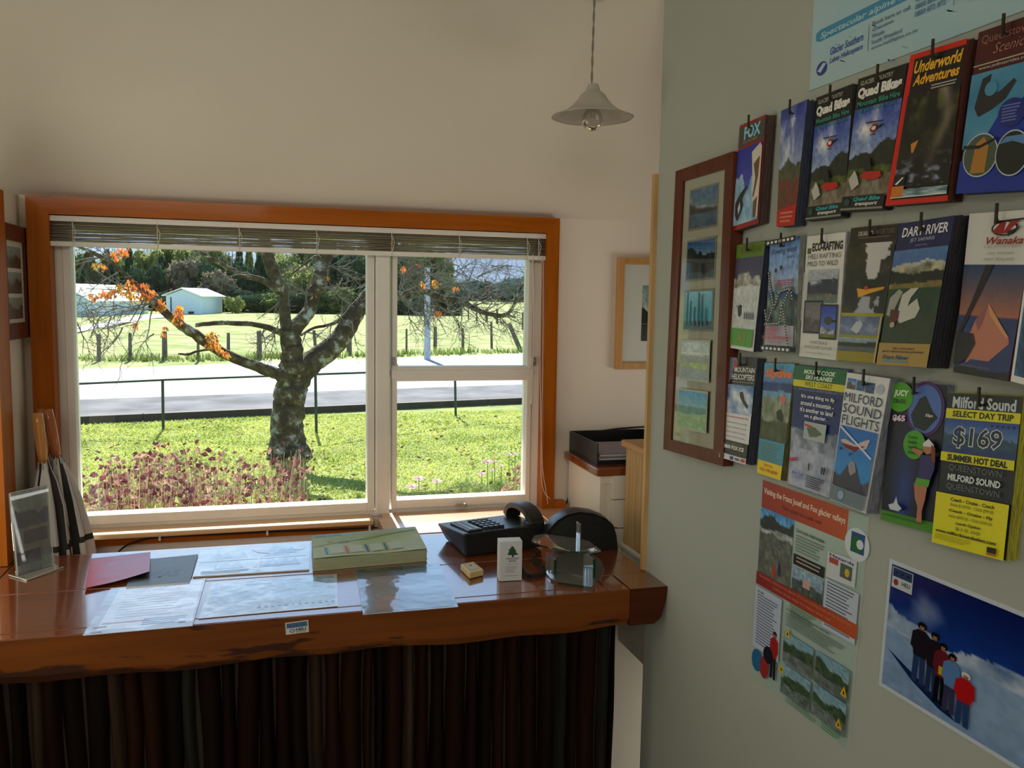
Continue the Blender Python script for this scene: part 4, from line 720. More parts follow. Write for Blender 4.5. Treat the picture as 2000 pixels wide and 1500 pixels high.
for k, (sk_, ly) in enumerate(pics):
    v0 = .045+k*.188; p.rect(.14, v0-.008, .84, v0+.148, (.66, .68, .62)); p.photo(.165, v0, .815, v0+.14, photo(sk_, ly, .5 if k in (0, 3) else 0, 160+k), 26, 26)
    if k == 2:
        for u in (.24, .32, .42, .52, .60, .70): p.poly([(u-.02, v0+.128), (u-.01, v0+.03+.03*math.sin(u*20)), (u+.01, v0+.03+.03*math.sin(u*20)), (u+.02, v0+.128)], (.05, .20, .28))
p.build('mounted_prints', pr, fr)
gq = [p_+Vector((-.0005+.004, 0, 0)) for p_ in qi]; MB().add([tuple(x_) for x_ in gq], [(0, 3, 2, 1)]).build('glazing', glassmat('picture_glass', (.97, .98, .97), 1.5), fr)

# ---- framed picture on the left wall
XA = XL+.02; q0 = [AX(1, 431, XA), AX(57.5, 446, XA), AX(61.5, 658, XA), AX(11.5, 664, XA)]
y0, y1 = q0[3].y-.004, min(YW-.003, q0[1].y); z1, z0 = q0[0].z, q0[2].z
fl = thing('framed_picture', 'small dark wooden frame with three prints on the narrow left wall', 'picture', (XL, (y0+y1)/2, z0)); w_ = .045
for a, b in (((y0, z0), (y0+w_, z1)), ((y1-.03, z0), (y1, z1)), ((y0+w_, z1-.042), (y1-.03, z1)), ((y0+w_, z0), (y1-.03, z0+.042))):
    MB().box((XL+.0005, a[0], a[1]), (XA, b[0], b[1])).build('frame_rail', darkw, fl, bevel=.002)
p = Print([(XL+.012, y0+w_, z1-.042), (XL+.012, y1-.03, z1-.042), (XL+.012, y1-.03, z0+.042), (XL+.012, y0+w_, z0+.042)]); p.q[0], p.q[1], p.q[2], p.q[3] = [Vector(x_) for x_ in ((XL+.012, y0+w_, z1-.042), (XL+.012, y1-.03, z1-.042), (XL+.012, y1-.03, z0+.042), (XL+.012, y0+w_, z0+.042))]; p.n = Vector((1, 0, 0))
p.rect(0, 0, 1, 1, (.86, .84, .78))
for k in range(3): p.photo(.12, .07+k*.31, .88, .33+k*.31, photo(((.55, .62, .58), (.5, .5, .46)), ((.4, .3, (.28, .24, .20), (.40, .34, .30), 3, 0),), seed=180+k), 12, 12)
p.build('mounted_prints', pr, fl)

# ================================================================= ALCOVE BEHIND THE PARTITION
# pine framed picture on the window wall
yp = YW-.022
pa, pb = AY(1208.5, 502, yp), AY(1204, 721, yp); pxl = (pa.x+pb.x)/2; pzt, pzb = AY(1250, 503.5, yp).z, AY(1240, 721, yp).z; pxr = pxl+.30; w_ = .022
fp = thing('framed_picture', 'pale pine frame with a wide white mount, on the wall right of the window', 'picture', ((pxl+pxr)/2, YW, pzb))
pf = wood('pale_frame_pine', (.66, .36, .12), (.54, .26, .08), 'z', .35, .3, False)
for a, b in (((pxl, pzb), (pxl+w_, pzt)), ((pxr-w_, pzb), (pxr, pzt)), ((pxl+w_, pzt-w_), (pxr-w_, pzt)), ((pxl+w_, pzb), (pxr-w_, pzb+w_))):
    MB().box((a[0], yp, a[1]), (b[0], YW-.0005, b[1])).build('frame_rail', pf, fp, bevel=.002)
p = Print([(pxl+w_, yp+.012, pzt-w_), (pxr-w_, yp+.012, pzt-w_), (pxr-w_, yp+.012, pzb+w_), (pxl+w_, yp+.012, pzb+w_)]); p.rect(0, 0, 1, 1, (.84, .84, .80))
p.photo(.27, .21, .85, .78, photo(((.42, .58, .58), (.62, .68, .60)), ((.42, .16, (.05, .07, .05), (.10, .12, .10), 5, 0), (.72, .02, (.14, .16, .16), (.22, .24, .24), 5, 0)), .6, 191, .15), 24, 34); p.rect(.27, .60, .85, .606, (.5, .5, .5))
p.build('mounted_print', pr, fp)
# green card and pale strip on the partition end
e0 = PY+.020; a = AY(1274.5, 533, e0+.01); b_ = AY(1274.5, 603, e0+.01)
tag(MB().box((a.x, e0, b_.z), (a.x+.08, e0+.002, a.z)).build('hanging_card', mat('green_card', (.10, .42, .05), .6)), 'bright green card fixed at the far end of the partition wall', 'card')
a = AY(1275, 622, e0+.004); b_ = AY(1273, 697, e0+.004)
tag(MB().box((a.x, e0, b_.z), (a.x+.012, e0+.006, a.z)).build('light_switch_strip', mat('pale_strip', (.62, .66, .48), .6)), 'thin pale strip below the green card at the partition end', 'strip')
# desk with drawers against the window wall
dz = 1.19; dx = .918; dy = 2.315
ds = thing('side_desk', 'cream painted side desk with varnished top in the corner right of the window', 'desk', (1.15, 2.48, 0))
MB().prism([(dx, dy+.30, dz-.026), (dx+.03, YW-.013, dz-.026), (1.5, YW-.013, dz-.026), (1.5, dy, dz-.026), (dx, dy, dz-.026)], (0, 0, .026)).build('desk_top', rimu, ds, bevel=.005)
MB().box((dx+.022, dy+.02, .06), (1.5, YW-.014, dz-.026)).build('body', cream, ds)
MB().box((dx+.016, dy+.014, .06), (dx+.032, dy+.03, dz-.027)).box((dx+.022, dy+.012, dz-.05), (1.5, dy+.02, dz-.027)).build('moulding', cream, ds)
zz = [AY(1200, y, dy).z for y in (926, 977, 1033)]
for z1_, z0_ in ((zz[0], zz[1]), (zz[1], zz[2]), (zz[2], zz[2]-.14)):
    MB().box((dx+.052, dy+.002, z0_+.0015), (1.48, dy+.019, z1_-.0015)).build('drawer', cream, ds, bevel=.0015)
# pine cabinet
cb = thing('pine_cabinet', 'pale pine tongue-and-groove cabinet standing beside the partition end', 'cabinet', (1.2, 2.14, .97))
cbx = 1.0; yn, yf_ = PY+.03, AX(1220, 970, cbx).y
zct = AX(1222, 872, cbx).z; zcb = AX(1218, 1060, cbx).z
k = 0; yy = yn
while yy < yf_-.004:
    ye = min(yy+.042, yf_); MB().box((cbx, yy+.0009, zcb), (cbx+.012, ye-.0009, zct)).build('side_board', pinep, cb, bevel=.0012); yy = ye
MB().box((cbx+.012, yn+.001, zcb), (1.42, yf_-.012, zct)).build('carcass', pinep, cb)
MB().box((cbx+.001, yf_-.012, zcb), (1.42, yf_, zct)).build('back_panel', pinep, cb)
MB().box((cbx-.012, yn, zct), (1.44, yf_+.012, zct+.020)).build('top_board', pinepx, cb, bevel=.004)
ch = thing('drawer_unit', 'cream painted low drawer unit under the pine cabinet', 'drawers', (1.2, 2.14, 0)); cx_ = AZ(1235, 1085, .955).x
MB().box((cx_+.012, yn, .66), (1.42, yf_+.01, zcb-.013)).build('body', cream, ch)
for q_ in ((1.12, 2.0), (1.40, 2.0), (1.12, 2.22), (1.40, 2.22)): MB().box((q_[0]-.015, q_[1]-.015, 0), (q_[0]+.015, q_[1]+.015, .66)).build('leg', cream, ch)
MB().box((cx_, yn, zcb-.013), (1.42, yf_+.012, zcb-.001)).build('top', cream, ch, bevel=.002)
MB().box((cx_, yn+.004, .67), (cx_+.012, yf_-.004, .93)).build('drawer', cream, ch, bevel=.002)
# document tray with papers on the desk
tr = thing('document_tray', 'black plastic document tray on the side desk', 'tray', (1.06, 2.47, dz)); x0, x1, y0, y1, zt_ = .938, 1.20, dy+.055, YW-.02, dz+.065
for a, b in (((x0, y0, dz), (x1, y1, dz+.004)), ((x0, y0, dz+.004), (x0+.004, y1, zt_)), ((x1-.004, y0, dz+.004), (x1, y1, zt_)), ((x0+.004, y1-.004, dz+.004), (x1-.004, y1, zt_)), ((x0+.004, y0, dz+.004), (x1-.004, y0+.004, dz+.012))):
    MB().box(a, b).build('tray_base' if b[2] < dz+.005 else 'tray_wall', black, tr, bevel=.001)
pc = [(.40, .35, .38), (.62, .62, .64), (.30, .26, .30), (.55, .54, .58), (.34, .30, .36)]
for i in range(5):
    b = MB().box((x0+.012+rnd.uniform(0, .006), y0+.012+rnd.uniform(-.008, .004), dz+.005+i*.006), (x1-.012, y1-.05, dz+.0098+i*.006), rz=rnd.uniform(-.03, .03))
    lab_ = ('mauve', 'pale grey', 'dark plum', 'light grey', 'dusky purple')[i]
    tag(b.build('paper_stack', mat('tray_paper_%d' % i, pc[i], .7)), '%s paper wad in the black tray, %s' % (lab_, ('lowest of five', 'second from the bottom', 'middle of the pile', 'second from the top', 'topmost of the pile')[i]), 'papers', 'papers in the document tray')
yc = YW-.006
cable = MB().tube(spline([AY(1072, 1003, 2.60), AY(1090, 1000, yc-.01), AY(1108, 978, yc), AY(1117, 940, yc), AY(1114, 895, yc), AY(1113, 885, yc-.002)]), .0032, 6)
tag(cable.build('power_cable', blackrub), 'black cable hanging down the wall beside the side desk', 'cable')
cable = MB().tube(spline([AY(1130, 846, yc-.012), AY(1165, 843, yc), AY(1210, 837, yc), AY(1290, 832, yc)]), .003, 6)
tag(cable.build('power_cable', blackrub), 'black cable running along the wall above the document tray', 'cable')
ys = 2.612
cpt = [AY(228, 1082, 2.55), AY(246, 1066, 2.59), AY(280, 1054, ys), AY(330, 1048, ys), AY(420, 1044, ys), AY(520, 1039, ys), AY(640, 1035, ys), AY(722, 1031, ys), AY(738, 1030, ys)]
sc_ = thing('cable_run', 'black cable clipped along the pine board under the left window sill', 'cable', tuple(AY(500, 1030, ys)))
MB().tube(spline(cpt), .0030, 6).build('cable', blackrub, sc_)
for x, y in ((312, 1049), (522, 1039), (722, 1031)):
    p_ = AY(x, y, ys-.005); MB().box((p_.x-.003, p_.y-.003, p_.z-.010), (p_.x+.003, p_.y+.010, p_.z+.010)).build('clip', white, sc_, label='small white cable clip')

# ================================================================= UMBRELLAS IN THE LEFT CORNER
wdh = wood('umbrella_handle_wood', (.66, .30, .07), (.55, .22, .04), 'z', .3, .5, False); wdh2 = wood('umbrella_handle_wood_dark', (.52, .17, .04), (.42, .12, .03), 'z', .3, .5, False)
ub = mat('umbrella_black', (.018, .017, .018), .7); uw = mat('umbrella_white', (.62, .59, .56), .7)
def umbrella(lab, top, bot, hm, roll, wide=.045):
    top = Vector(top); bot = Vector(bot); ax = (bot-top).normalized(); L_ = (bot-top).length
    t = thing('umbrella', lab, 'umbrella', tuple(bot), 'umbrellas in the left corner')
    hl = .135
    MB().tube([top, top+ax*.004, top+ax*.03, top+ax*hl*.8, top+ax*hl], [.009, .0135, .0145, .0125, .010], 14).build('handle', hm, t, smooth=True)
    e1 = ax.orthogonal().normalized(); e2 = ax.cross(e1)
    nb = 8; NA = nb*6; prof = [(hl, .012), (hl+.02, .016), (hl+.05, .024), (hl+.12, .034), (hl+.22, wide), (hl+.236, wide*1.02), (hl+.32, wide*.95), (hl+.42, wide*.9), (hl+.6, wide*.72), (hl+.75, wide*.45), (L_-.04, .012)]
    vs = []; fs = {0: [], 1: []}
    for j, (s_, r_) in enumerate(prof):
        for k in range(NA):
            a = 2*PI*k/NA; fold = 1+.20*math.sin(nb*a+j*.35+roll)*min(1, j/2.5); a2 = a+roll+j*.10
            vs.append(top+ax*s_+(e1*math.cos(a2)+e2*math.sin(a2))*r_*fold)
    for j in range(len(prof)-1):
        for k in range(NA):
            fs[0 if (j == 4 or k % 12 < 4) else 1].append((j*NA+k, j*NA+(k+1) % NA, (j+1)*NA+(k+1) % NA, (j+1)*NA+k))
    for w_, (nm, mm) in enumerate((('dark_panels', ub), ('white_panels', uw))):
        b = MB(); b.add(vs, fs[w_]); b.build(nm, mm, t, smooth=True)
    for k in range(8):
        a = 2*PI*k/8; p_ = top+ax*(hl-.004)+(e1*math.cos(a)+e2*math.sin(a))*.012
        MB().tube([p_, p_+ax*.020+(e1*math.cos(a)+e2*math.sin(a))*.003], .0024, 5).build('rib_tip', metal, t)
    c_ = top+ax*(hl+.30); MB().tube([c_-ax*.008, c_+ax*.008], wide*1.08, 24).build('strap', ub, t)
    MB().tube([top+ax*(L_-.05), bot], [.004, .003], 8).build('ferrule', metal, t)
umbrella('black and white umbrella with the lighter handle, leftmost in the corner', AY(72, 806, 2.49), (-.50, 2.455, .28), wdh, .9, .036)
umbrella('black and white umbrella with the darker orange handle, nearest the window', AY(92, 799, 2.545), (-.41, 2.50, .28), wdh2, 1.4, .042)
umbrella('black and white umbrella standing behind the other two against the wall', AY(80, 797, 2.595), (-.575, 2.575, .26), wdh2, 2.2, .024)

# ================================================================= THINGS ON THE COUNTER
Z1 = ZT+.0006
def sheet(name, lab, cat, q, fn, m, th=.0008, z=Z1, bend=None, group=None, plastic=False):
    qd = [AZ(x, y, z+th) for x, y in q]; c_ = sum(qd, Vector())/4; t = thing(name, lab, cat, (c_.x, c_.y, z), group)
    if bend is None: MB().hexa(qd, [p+Vector((0, 0, -th+.0001)) for p in qd]).build('sheet' if th < .002 else 'pages', mat('paper_back', (.75, .75, .73), .7), t)
    p = Print(qd, .00006 if not bend else .00015, bend); fn(p); p.build('printed_face', m, t); return t
def s_red(p): p.photo(0, 0, 1, 1, lambda X, Y: mixc((.80, .05, .10), (.74, .42, .56), np.clip(X*2.2+(fbm(X*.3, Y, 12, 7)-.5)*1.2, 0, 1)), 24, 24)
curl = lambda u, v: Vector((0, 0, .0+.018*max(0, u-.35)**1.5*max(0, v-.2)))
sheet('magazine', 'red and pink magazine with a lifted corner, left on the counter', 'magazine', ((177, 1091), (294, 1078), (292, 1122), (165, 1149)), s_red, pr, .004, ZT+.004, curl)
def s_ideas(p): p.rect(0, 0, 1, 1, (.27, .28, .25)); p.text('IDEAS', .10, .52, .80, .76, (.10, .11, .11), .05, .15); p.photo(.45, .08, .8, .4, flatn((.24, .26, .24), (.33, .34, .30), 4, 3), 8, 8); 
sheet('booklet', 'dark grey booklet with IDEAS on the cover, half under the red magazine', 'booklet', ((268, 1094), (386.8, 1082.7), (370.3, 1137), (246, 1147)), s_ideas, pr, .0035)
def s_map(p):
    p.photo(0, 0, 1, 1, flatn((.60, .74, .86), (.74, .84, .92), 4, 3), 30, 16)
    for u, v, r_ in ((.2, .3, .1), (.34, .32, .1), (.7, .35, .12), (.78, .28, .1), (.3, .7, .12), (.62, .72, .12), (.82, .7, .1)): p.poly([(u-r_, v+.1), (u-r_*.4, v-.12), (u+r_*.1, v-.02), (u+r_*.5, v-.16), (u+r_, v+.1)], (.36, .54, .72))
    p.circ(.9, .2, .06, .1, (.70, .80, .86)); p.poly([(.46, .14), (.6, .2), (.64, .36), (.52, .28)], (.72, .50, .66)); p.rect(.02, .5, .98, .515, (.85, .9, .94)); p.rect(.16, .08, .175, .9, (.45, .60, .72)); p.rect(.54, .45, .55, .95, (.86, .92, .95)); p.lines(.06, .85, .5, 3, .04, (.5, .62, .7))
sheet('map_sheet', 'pale blue mountain map sheet lying between the booklet and the map pad', 'map', ((392, 1075), (605.5, 1057.5), (603.8, 1111.8), (376.3, 1125.8)), s_map, prs, .003)
def s_list(p):
    p.rect(0, 0, 1, 1, (.66, .66, .68)); p.poly([(.10, .03), (.97, .04), (.98, .92), (.75, .88), (.55, .95), (.10, .93)], (.86, .89, .95)); p.text('Activities at the glacier', .22, .08, .84, .12, (.62, .66, .76)); p.text('village and surrounds', .25, .15, .75, .19, (.62, .66, .76)); p.lines(.2, .26, .9, 9, .055, (.72, .76, .84), .35)
    p.lines(.5, .78, .95, 4, .035, (.35, .50, .80), .4); p.rect(.12, .80, .55, .82, (.80, .40, .52)); p.rect(.06, .86, .18, .885, (.55, .06, .10)); p.rect(.06, .955, .16, .975, (.55, .06, .10)); p.rect(.85, .9, .92, .92, (.3, .3, .35))
sheet('plastic_sleeve', 'clear plastic sleeve holding a white typed sheet at the counter front edge', 'sleeve', ((217, 1149), (402.5, 1129), (376, 1222), (161, 1241)), s_list, prs, .0012)
def s_photo(p):
    p.rect(0, 0, 1, 1, (.74, .78, .80)); p.photo(.03, .04, .98, .96, photo(((.50, .64, .80), (.72, .80, .86)), ((.34, .12, (.62, .72, .80), (.46, .56, .66), 5, 0), (.62, .1, (.70, .76, .78), (.46, .52, .56), 6, 0)), seed=201, grain=.25), 40, 24); p.text('GLACIER COUNTRY', .45, .66, .78, .74, (.35, .45, .5), .02)
    for i in range(12): p.poly([(.40+i*.05, .85), (.415+i*.05, .76+.03*(i % 3)), (.43+i*.05, .86)], (.30, .40, .40), 9)
    p.rect(.66, .42, .665, .8, (.75, .8, .82))
sheet('laminated_photograph', 'laminated snowy panorama sheet in the middle of the counter front', 'photograph', ((413, 1138), (658, 1121), (659.8, 1183.5), (387.8, 1208)), s_photo, prs, .0012)
def s_fox(p):
    p.photo(0, 0, 1, 1, lambda X, Y: mixc((.10, .20, .38), (.30, .44, .60), np.clip(X*1.2+.4*(fbm(X, Y, 4, 3)-.5), 0, 1)), 24, 24); p.poly([(.10, .08), (.40, .08), (.42, .97), (.14, .97)], (.22, .20, .18)); p.rect(.05, .015, .55, .09, (.08, .10, .13)); p.text('FOX', .12, .025, .30, .08, (.25, .42, .25), .06); p.rect(.14, .74, .38, .96, (.40, .14, .07)); p.rect(.24, .68, .42, .76, (.55, .28, .08)); p.poly([(.42, .9), (.7, .8), (.96, .74), (.96, .98), (.42, .98)], (.14, .20, .30)); p.text('GLACIER GUIDES', .50, .04, .92, .07, (.2, .3, .4))
foxwave = lambda u, v: Vector((0, 0, .0015+.0022*math.sin(u*9+v*1.2)+.0012*math.sin(u*4-v*3)))
def s_foxs(p): s_fox(p)
sheet('laminated_brochure', 'glossy laminated FOX brochure with bright reflections beside the map pad', 'brochure', ((694.3, 1112), (857.4, 1099.4), (895.2, 1184.7), (709, 1200)), s_foxs, prs, .0012)
# pad of tear-off maps
pt = [AZ(609, 1047, ZT+.032), AZ(811, 1029, ZT+.032), AZ(834, 1073, ZT+.032), AZ(612, 1092, ZT+.032)]
cz = sum(pt, Vector())/4; pad = thing('map_pad', 'thick pad of pale green area maps lying on the counter', 'map pad', (cz.x, cz.y, ZT))
for k in range(8):
    z0 = ZT+.0005+k*.0038; o_ = Vector((rnd.uniform(-.001, .001), rnd.uniform(-.001, .001), 0)); tq = [Vector((p.x, p.y, z0+.0036))+o_ for p in pt]
    MB().hexa(tq, [p-Vector((0, 0, .0034)) for p in tq]).build('page_bundle', mat('pad_paper', (.44, .48, .30), .7, .1, 20, stretch=(1, 1, 30)), pad)
wv = lambda u, v: Vector((0, 0, .0008+.0012*math.sin(u*8)*v))
p = Print(pt, .00012, wv)
p.photo(0, 0, 1, 1, lambda X, Y: mixc((.60, .68, .34), (.74, .78, .62), np.clip(fbm(X, Y, 4, 5)*1.4-.1+(Y-.4)*.6, 0, 1)), 30, 16); p.photo(.0, .0, 1, .14, lambda X, Y: mixc((.58, .66, .55), (.68, .74, .62), X), 8, 2)
p.text('GLACIER COUNTRY', .03, .04, .28, .12, (.30, .42, .60), .02); p.rect(.14, .36, .20, .46, (.80, .22, .14)); p.lines(.22, .38, .34, 2, .06, (.4, .42, .4)); p.poly([(.3, .42), (.5, .30), (.7, .20), (.98, .12), (.98, .16), (.7, .26), (.5, .37)], (.50, .60, .22)); p.poly([(.0, .50), (.25, .34), (.30, .36), (.06, .54)], (.66, .70, .46))
for u, c_ in ((.10, (.35, .55, .66)), (.28, (.82, .30, .30)), (.46, (.24, .30, .60)), (.63, (.25, .48, .35))): p.poly([(u, .60), (u+.02, .60), (u+.03, .90), (u+.01, .90)], c_); p.poly([(u+.04, .62), (u+.15, .60), (u+.17, .88), (u+.05, .90)], (.76, .80, .70))
p.build('cover', prm, pad)
# acrylic sign holder
sg = thing('sign_holder', 'clear acrylic stand holding a small blue leaflet on the left of the counter', 'sign holder', tuple(AZ(60, 1120, ZT)))
bl2 = AZ(35, 1124, ZT+.004); br2 = AZ(105.3, 1103.5, ZT+.004); rt = (br2-bl2); nm = Vector((rt.y, -rt.x, 0)).normalized()
tl = ray(20, 964); # lean back a little
def upto(bp, px, lean):
    d = ray(*px); o_ = Vector((0, 0, CH)); # intersect with plane through bp, containing rt and leaning up vector
    upv = Vector((0, 0, 1))-nm*lean; pn = rt.cross(upv).normalized(); dv = Vector(d); return o_+dv*((bp-o_).dot(pn)/dv.dot(pn))
tl = upto(bl2, (20, 964), .16); tr2 = upto(br2, (94.5, 947), .16); T = -nm*.0025
acr = glassmat('clear_acrylic', (.95, .97, .96), 1.5, .02, 1.3); gn = acr.node_tree; gd = gn.nodes.new('ShaderNodeBsdfDiffuse'); gd.inputs[0].default_value = (.55, .60, .62, 1); gx = gn.nodes.new('ShaderNodeMixShader'); gx.inputs[0].default_value = .10; go_ = gn.nodes['Material Output']; src = go_.inputs[0].links[0].from_socket; gn.links.new(src, gx.inputs[1]); gn.links.new(gd.outputs[0], gx.inputs[2]); gn.links.new(gx.outputs[0], go_.inputs[0]); acre = mat('acrylic_edge', (.62, .66, .58), .3)
MB().hexa([tl, tr2, br2, bl2], [q+T for q in (tl, tr2, br2, bl2)]).build('front_panel', acr, sg)
MB().hexa([q+T*2.2 for q in (tl, tr2, br2, bl2)], [q+T*3.2 for q in (tl, tr2, br2, bl2)]).build('back_panel', acr, sg)
for a, b in ((tl, tr2), (tr2, br2), (tl, bl2)): MB().tube([a+T*.5, b+T*.5], .0011, 4).build('edge', acre, sg)
p = Print([q+T*2.15 for q in (tl, tr2, br2, bl2)], .00012); p.photo(.02, .02, .98, .98, photo(((.80, .86, .88), (.82, .88, .90)), ((.26, .05, (.22, .32, .58), (.40, .50, .70), 4, 0), (.46, .01, (.78, .82, .84), (.74, .78, .80), 3, 0)), seed=211, grain=.1), 24, 34); p.rect(.28, .50, .92, .66, (.26, .34, .55)); p.rect(.06, .74, .70, .90, (.42, .32, .55)); p.poly([(.3, .86), (.4, .78), (.5, .80), (.55, .87)], (.5, .48, .6)); p.build('insert', prm, sg)
b0 = AZ(17, 1123, ZT+.003); b1 = AZ(52, 1133, ZT+.003); b2 = AZ(124, 1107, ZT+.003); b3 = b0+(b2-b1); pts = [Vector((q.x, q.y, ZT+.0005)) for q in (b0, b1, b2, b3)]
MB().prism(pts, (0, 0, .003)).build('base', acr, sg)
for a, b in ((b0, b1), (b1, b2)): MB().tube([a, b], .0012, 4).build('edge', acre, sg)
# sticker on the fascia
sq = [AY(557, 1217, YF-.0016), AY(602, 1211, YF-.0016), AY(603.5, 1234, YF-.0016), AY(558.5, 1240, YF-.0016)]
st = thing('sticker', 'small white and blue sticker on the counter fascia', 'sticker', tuple(sq[2])); p = Print(sq, .00012); p.rect(0, 0, 1, 1, (.84, .86, .86)); p.rect(.05, .07, .95, .48, (.28, .42, .60)); p.circ(.28, .72, .12, .18, (.55, .50, .55)); p.circ(.28, .72, .06, .1, (.85, .8, .8)); p.text('HELI', .44, .55, .88, .78, (.25, .28, .35), .04); p.text('SERVICES', .44, .82, .86, .92, (.4, .4, .45), .02)
for u in (.2, .5, .8): heli(p, u, .28, .05, (.08, .1, .14), (.08, .1, .14))
p.build('printed_face', prm, st)
MB().hexa(sq, [q+Vector((0, .0012, 0)) for q in sq]).build('backing', white, st)
# little yellow bar
q = [AZ(899, 1101, ZT+.017), AZ(925, 1096, ZT+.017), AZ(945, 1112, ZT+.017), AZ(917, 1119, ZT+.017)]
sb = thing('soap_bar', 'small cream-yellow bar beside the white carton', 'bar', tuple(sum(q, Vector())/4)); sb['_o'] = (0, 0, 0); sb.location = (0, 0, 0)
yel = mat('pale_yellow_wax', (.72, .56, .24), .45)
MB().hexa(q, [Vector((p_.x, p_.y, ZT+.001)) for p_ in q]).build('body', yel, sb, bevel=.003)
q2 = [p_*.62+(sum(q, Vector())/4)*.38+Vector((0, 0, .0006)) for p_ in q]; pp = Print(q2, .0001); pp.rect(0, 0, 1, 1, (.82, .80, .70)); pp.poly([(.3, .2), (.7, .2), (.6, .4), (.4, .4)], (.45, .38, .2)); pp.build('label_print', prm, sb)
# white carton
c0, c1, c2 = AZ(975, 1135.5, ZT+.001), AZ(1019, 1133.5, ZT+.001), None
dxv = c1-c0; dv = Vector((-dxv.y, dxv.x, 0)).normalized()*.034; hh = AY(972, 1059, c0.y).z-ZT
cbt = thing('small_carton', 'small white carton with a green tree emblem standing on the counter', 'box', (c0.x, c0.y, ZT)); U = Vector((0, 0, hh))
wc = mat('white_card', (.78, .79, .80), .45, .02)
MB().hexa([c0+U, c1+U, c1, c0], [q_+dv for q_ in (c0+U, c1+U, c1, c0)]).build('carton', wc, cbt, bevel=.0008)
nq = Vector((dxv.y, -dxv.x, 0)).normalized()*.0006; p = Print([c0+U+nq, c1+U+nq, c1+nq, c0+nq], .00015)
p.rect(.01, .01, .99, .99, (.84, .85, .86)); p.poly([(.34, .34), (.42, .24), (.38, .22), (.5, .16), (.52, .12), (.62, .14), (.66, .20), (.74, .24), (.70, .27), (.84, .34), (.64, .35), (.62, .40), (.54, .40), (.54, .35)], (.12, .30, .20)); p.text('RAINFOREST', .3, .41, .86, .46, (.4, .42, .46), .02); p.text('MOTEL', .42, .475, .74, .52, (.4, .42, .46), .03); p.text('FRANZ JOSEF', .3, .56, .82, .585, (.5, .5, .52)); p.lines(.25, .63, .8, 5, .035, (.66, .66, .7), .4); p.rect(.2, .86, .86, .87, (.5, .5, .55))
p.build('printed_face', prm, cbt)
# ---- desk telephone
A_ = AZ(909, 1089, ZT); B_ = AZ(1060, 1071, ZT); A2 = AZ(880, 1052, ZT)
ux = (B_-A_).normalized(); uy = Vector((-ux.y, ux.x, 0)); zt_ = .058
ph = thing('desk_telephone', 'black desk telephone with its handset on the right side', 'telephone', tuple(A_))
def Q(a, b, z): return A_+ux*a+uy*b+Vector((0, 0, z))
Lx = (B_-A_).length; 
zf = AY(904.6, 1042.7, A_.y).z-ZT
b = MB(); b.hexa([Q(-.006, -.002, zf), Q(Lx, -.002, zf+.004), Q(Lx-.003, 0, .004), Q(0, 0, .002)], [Q(-.012, .19, zf-.018), Q(Lx, .19, zf-.012), Q(Lx-.003, .17, .004), Q(.01, .17, .002)]); b.build('base', black, ph, bevel=.004)
def Tp(a, b, h=0): return Q(a, b, zf+.001-.090*b/1.0*.95+h+a*.02)
for (a0, a1, b0, b1, h) in ((.012, .055, .012, .15, .004),):
    MB().hexa([Tp(a0, b1, h), Tp(a1, b1, h), Tp(a1, b0, h), Tp(a0, b0, h)], [Tp(a0, b1, -.002), Tp(a1, b1, -.002), Tp(a1, b0, -.002), Tp(a0, b0, -.002)]).build('display_bezel', black, ph, bevel=.002)
    MB().hexa([Tp(.020, .14, .0052), Tp(.030, .14, .0052), Tp(.030, .02, .0052), Tp(.020, .02, .0052)], [Tp(.020, .14, .003), Tp(.030, .14, .003), Tp(.030, .02, .003), Tp(.020, .02, .003)]).build('display', mat('grey_display', (.10, .11, .11), .1), ph)
    MB().hexa([Tp(.038, .14, .0052), Tp(.048, .14, .0052), Tp(.048, .02, .0052), Tp(.038, .02, .0052)], [Tp(.038, .14, .003), Tp(.048, .14, .003), Tp(.048, .02, .003), Tp(.038, .02, .003)]).build('display', mat('grey_display', (0, 0, 0)), ph)
ky = mat('dark_keys', (.03, .031, .034), .35)
for i in range(4):
    for j in range(5):
        a0 = .062+i*.0155; b0 = .02+j*.027; MB().hexa([Tp(a0, b0+.014, .0065), Tp(a0+.011, b0+.014, .0065), Tp(a0+.011, b0, .0065), Tp(a0, b0, .0065)], [Tp(a0-.001, b0+.015, -.001), Tp(a0+.012, b0+.015, -.001), Tp(a0+.012, b0-.001, -.001), Tp(a0-.001, b0-.001, -.001)]).build('key', ky, ph)
# handset: arch lying along the right side
hp = [(.008, .002), (.016, .016), (.040, .030), (.085, .036), (.130, .030), (.156, .015), (.166, -.006)]
b = MB(); vs = []; hx0, hx1 = Lx-.042, Lx+.004; n = 0
hs = spline([Vector((0, a, c_)) for a, c_ in hp], 4); th_ = [.016]*len(hs)
for i, s_ in enumerate(hs):
    f_ = i/(len(hs)-1); d = (hs[min(i+1, len(hs)-1)]-hs[max(i-1, 0)]).normalized(); nn = Vector((0, -d.z, d.y)); t_ = .014+.012*abs(2*f_-1)**3
    for a, o2 in ((hx0, 1), (hx0+.004, 1.18), (hx1-.004, 1.18), (hx1, 1), (hx1, 0), (hx0, 0)):
        pz = s_+nn*(t_*(o2-.5)); vs.append(Q(a, pz.y, zf+pz.z))
m6 = 6; b.add(vs, [(i*m6+k, i*m6+(k+1) % m6, (i+1)*m6+(k+1) % m6, (i+1)*m6+k) for i in range(len(hs)-1) for k in range(m6)]+[tuple(range(5, -1, -1)), tuple(range((len(hs)-1)*m6, len(hs)*m6))])
b.build('handset', black, ph, smooth=False, bevel=.002)
b = MB().box((0, 0, 0), (0, 0, 0)); b.v = []; b.f = []
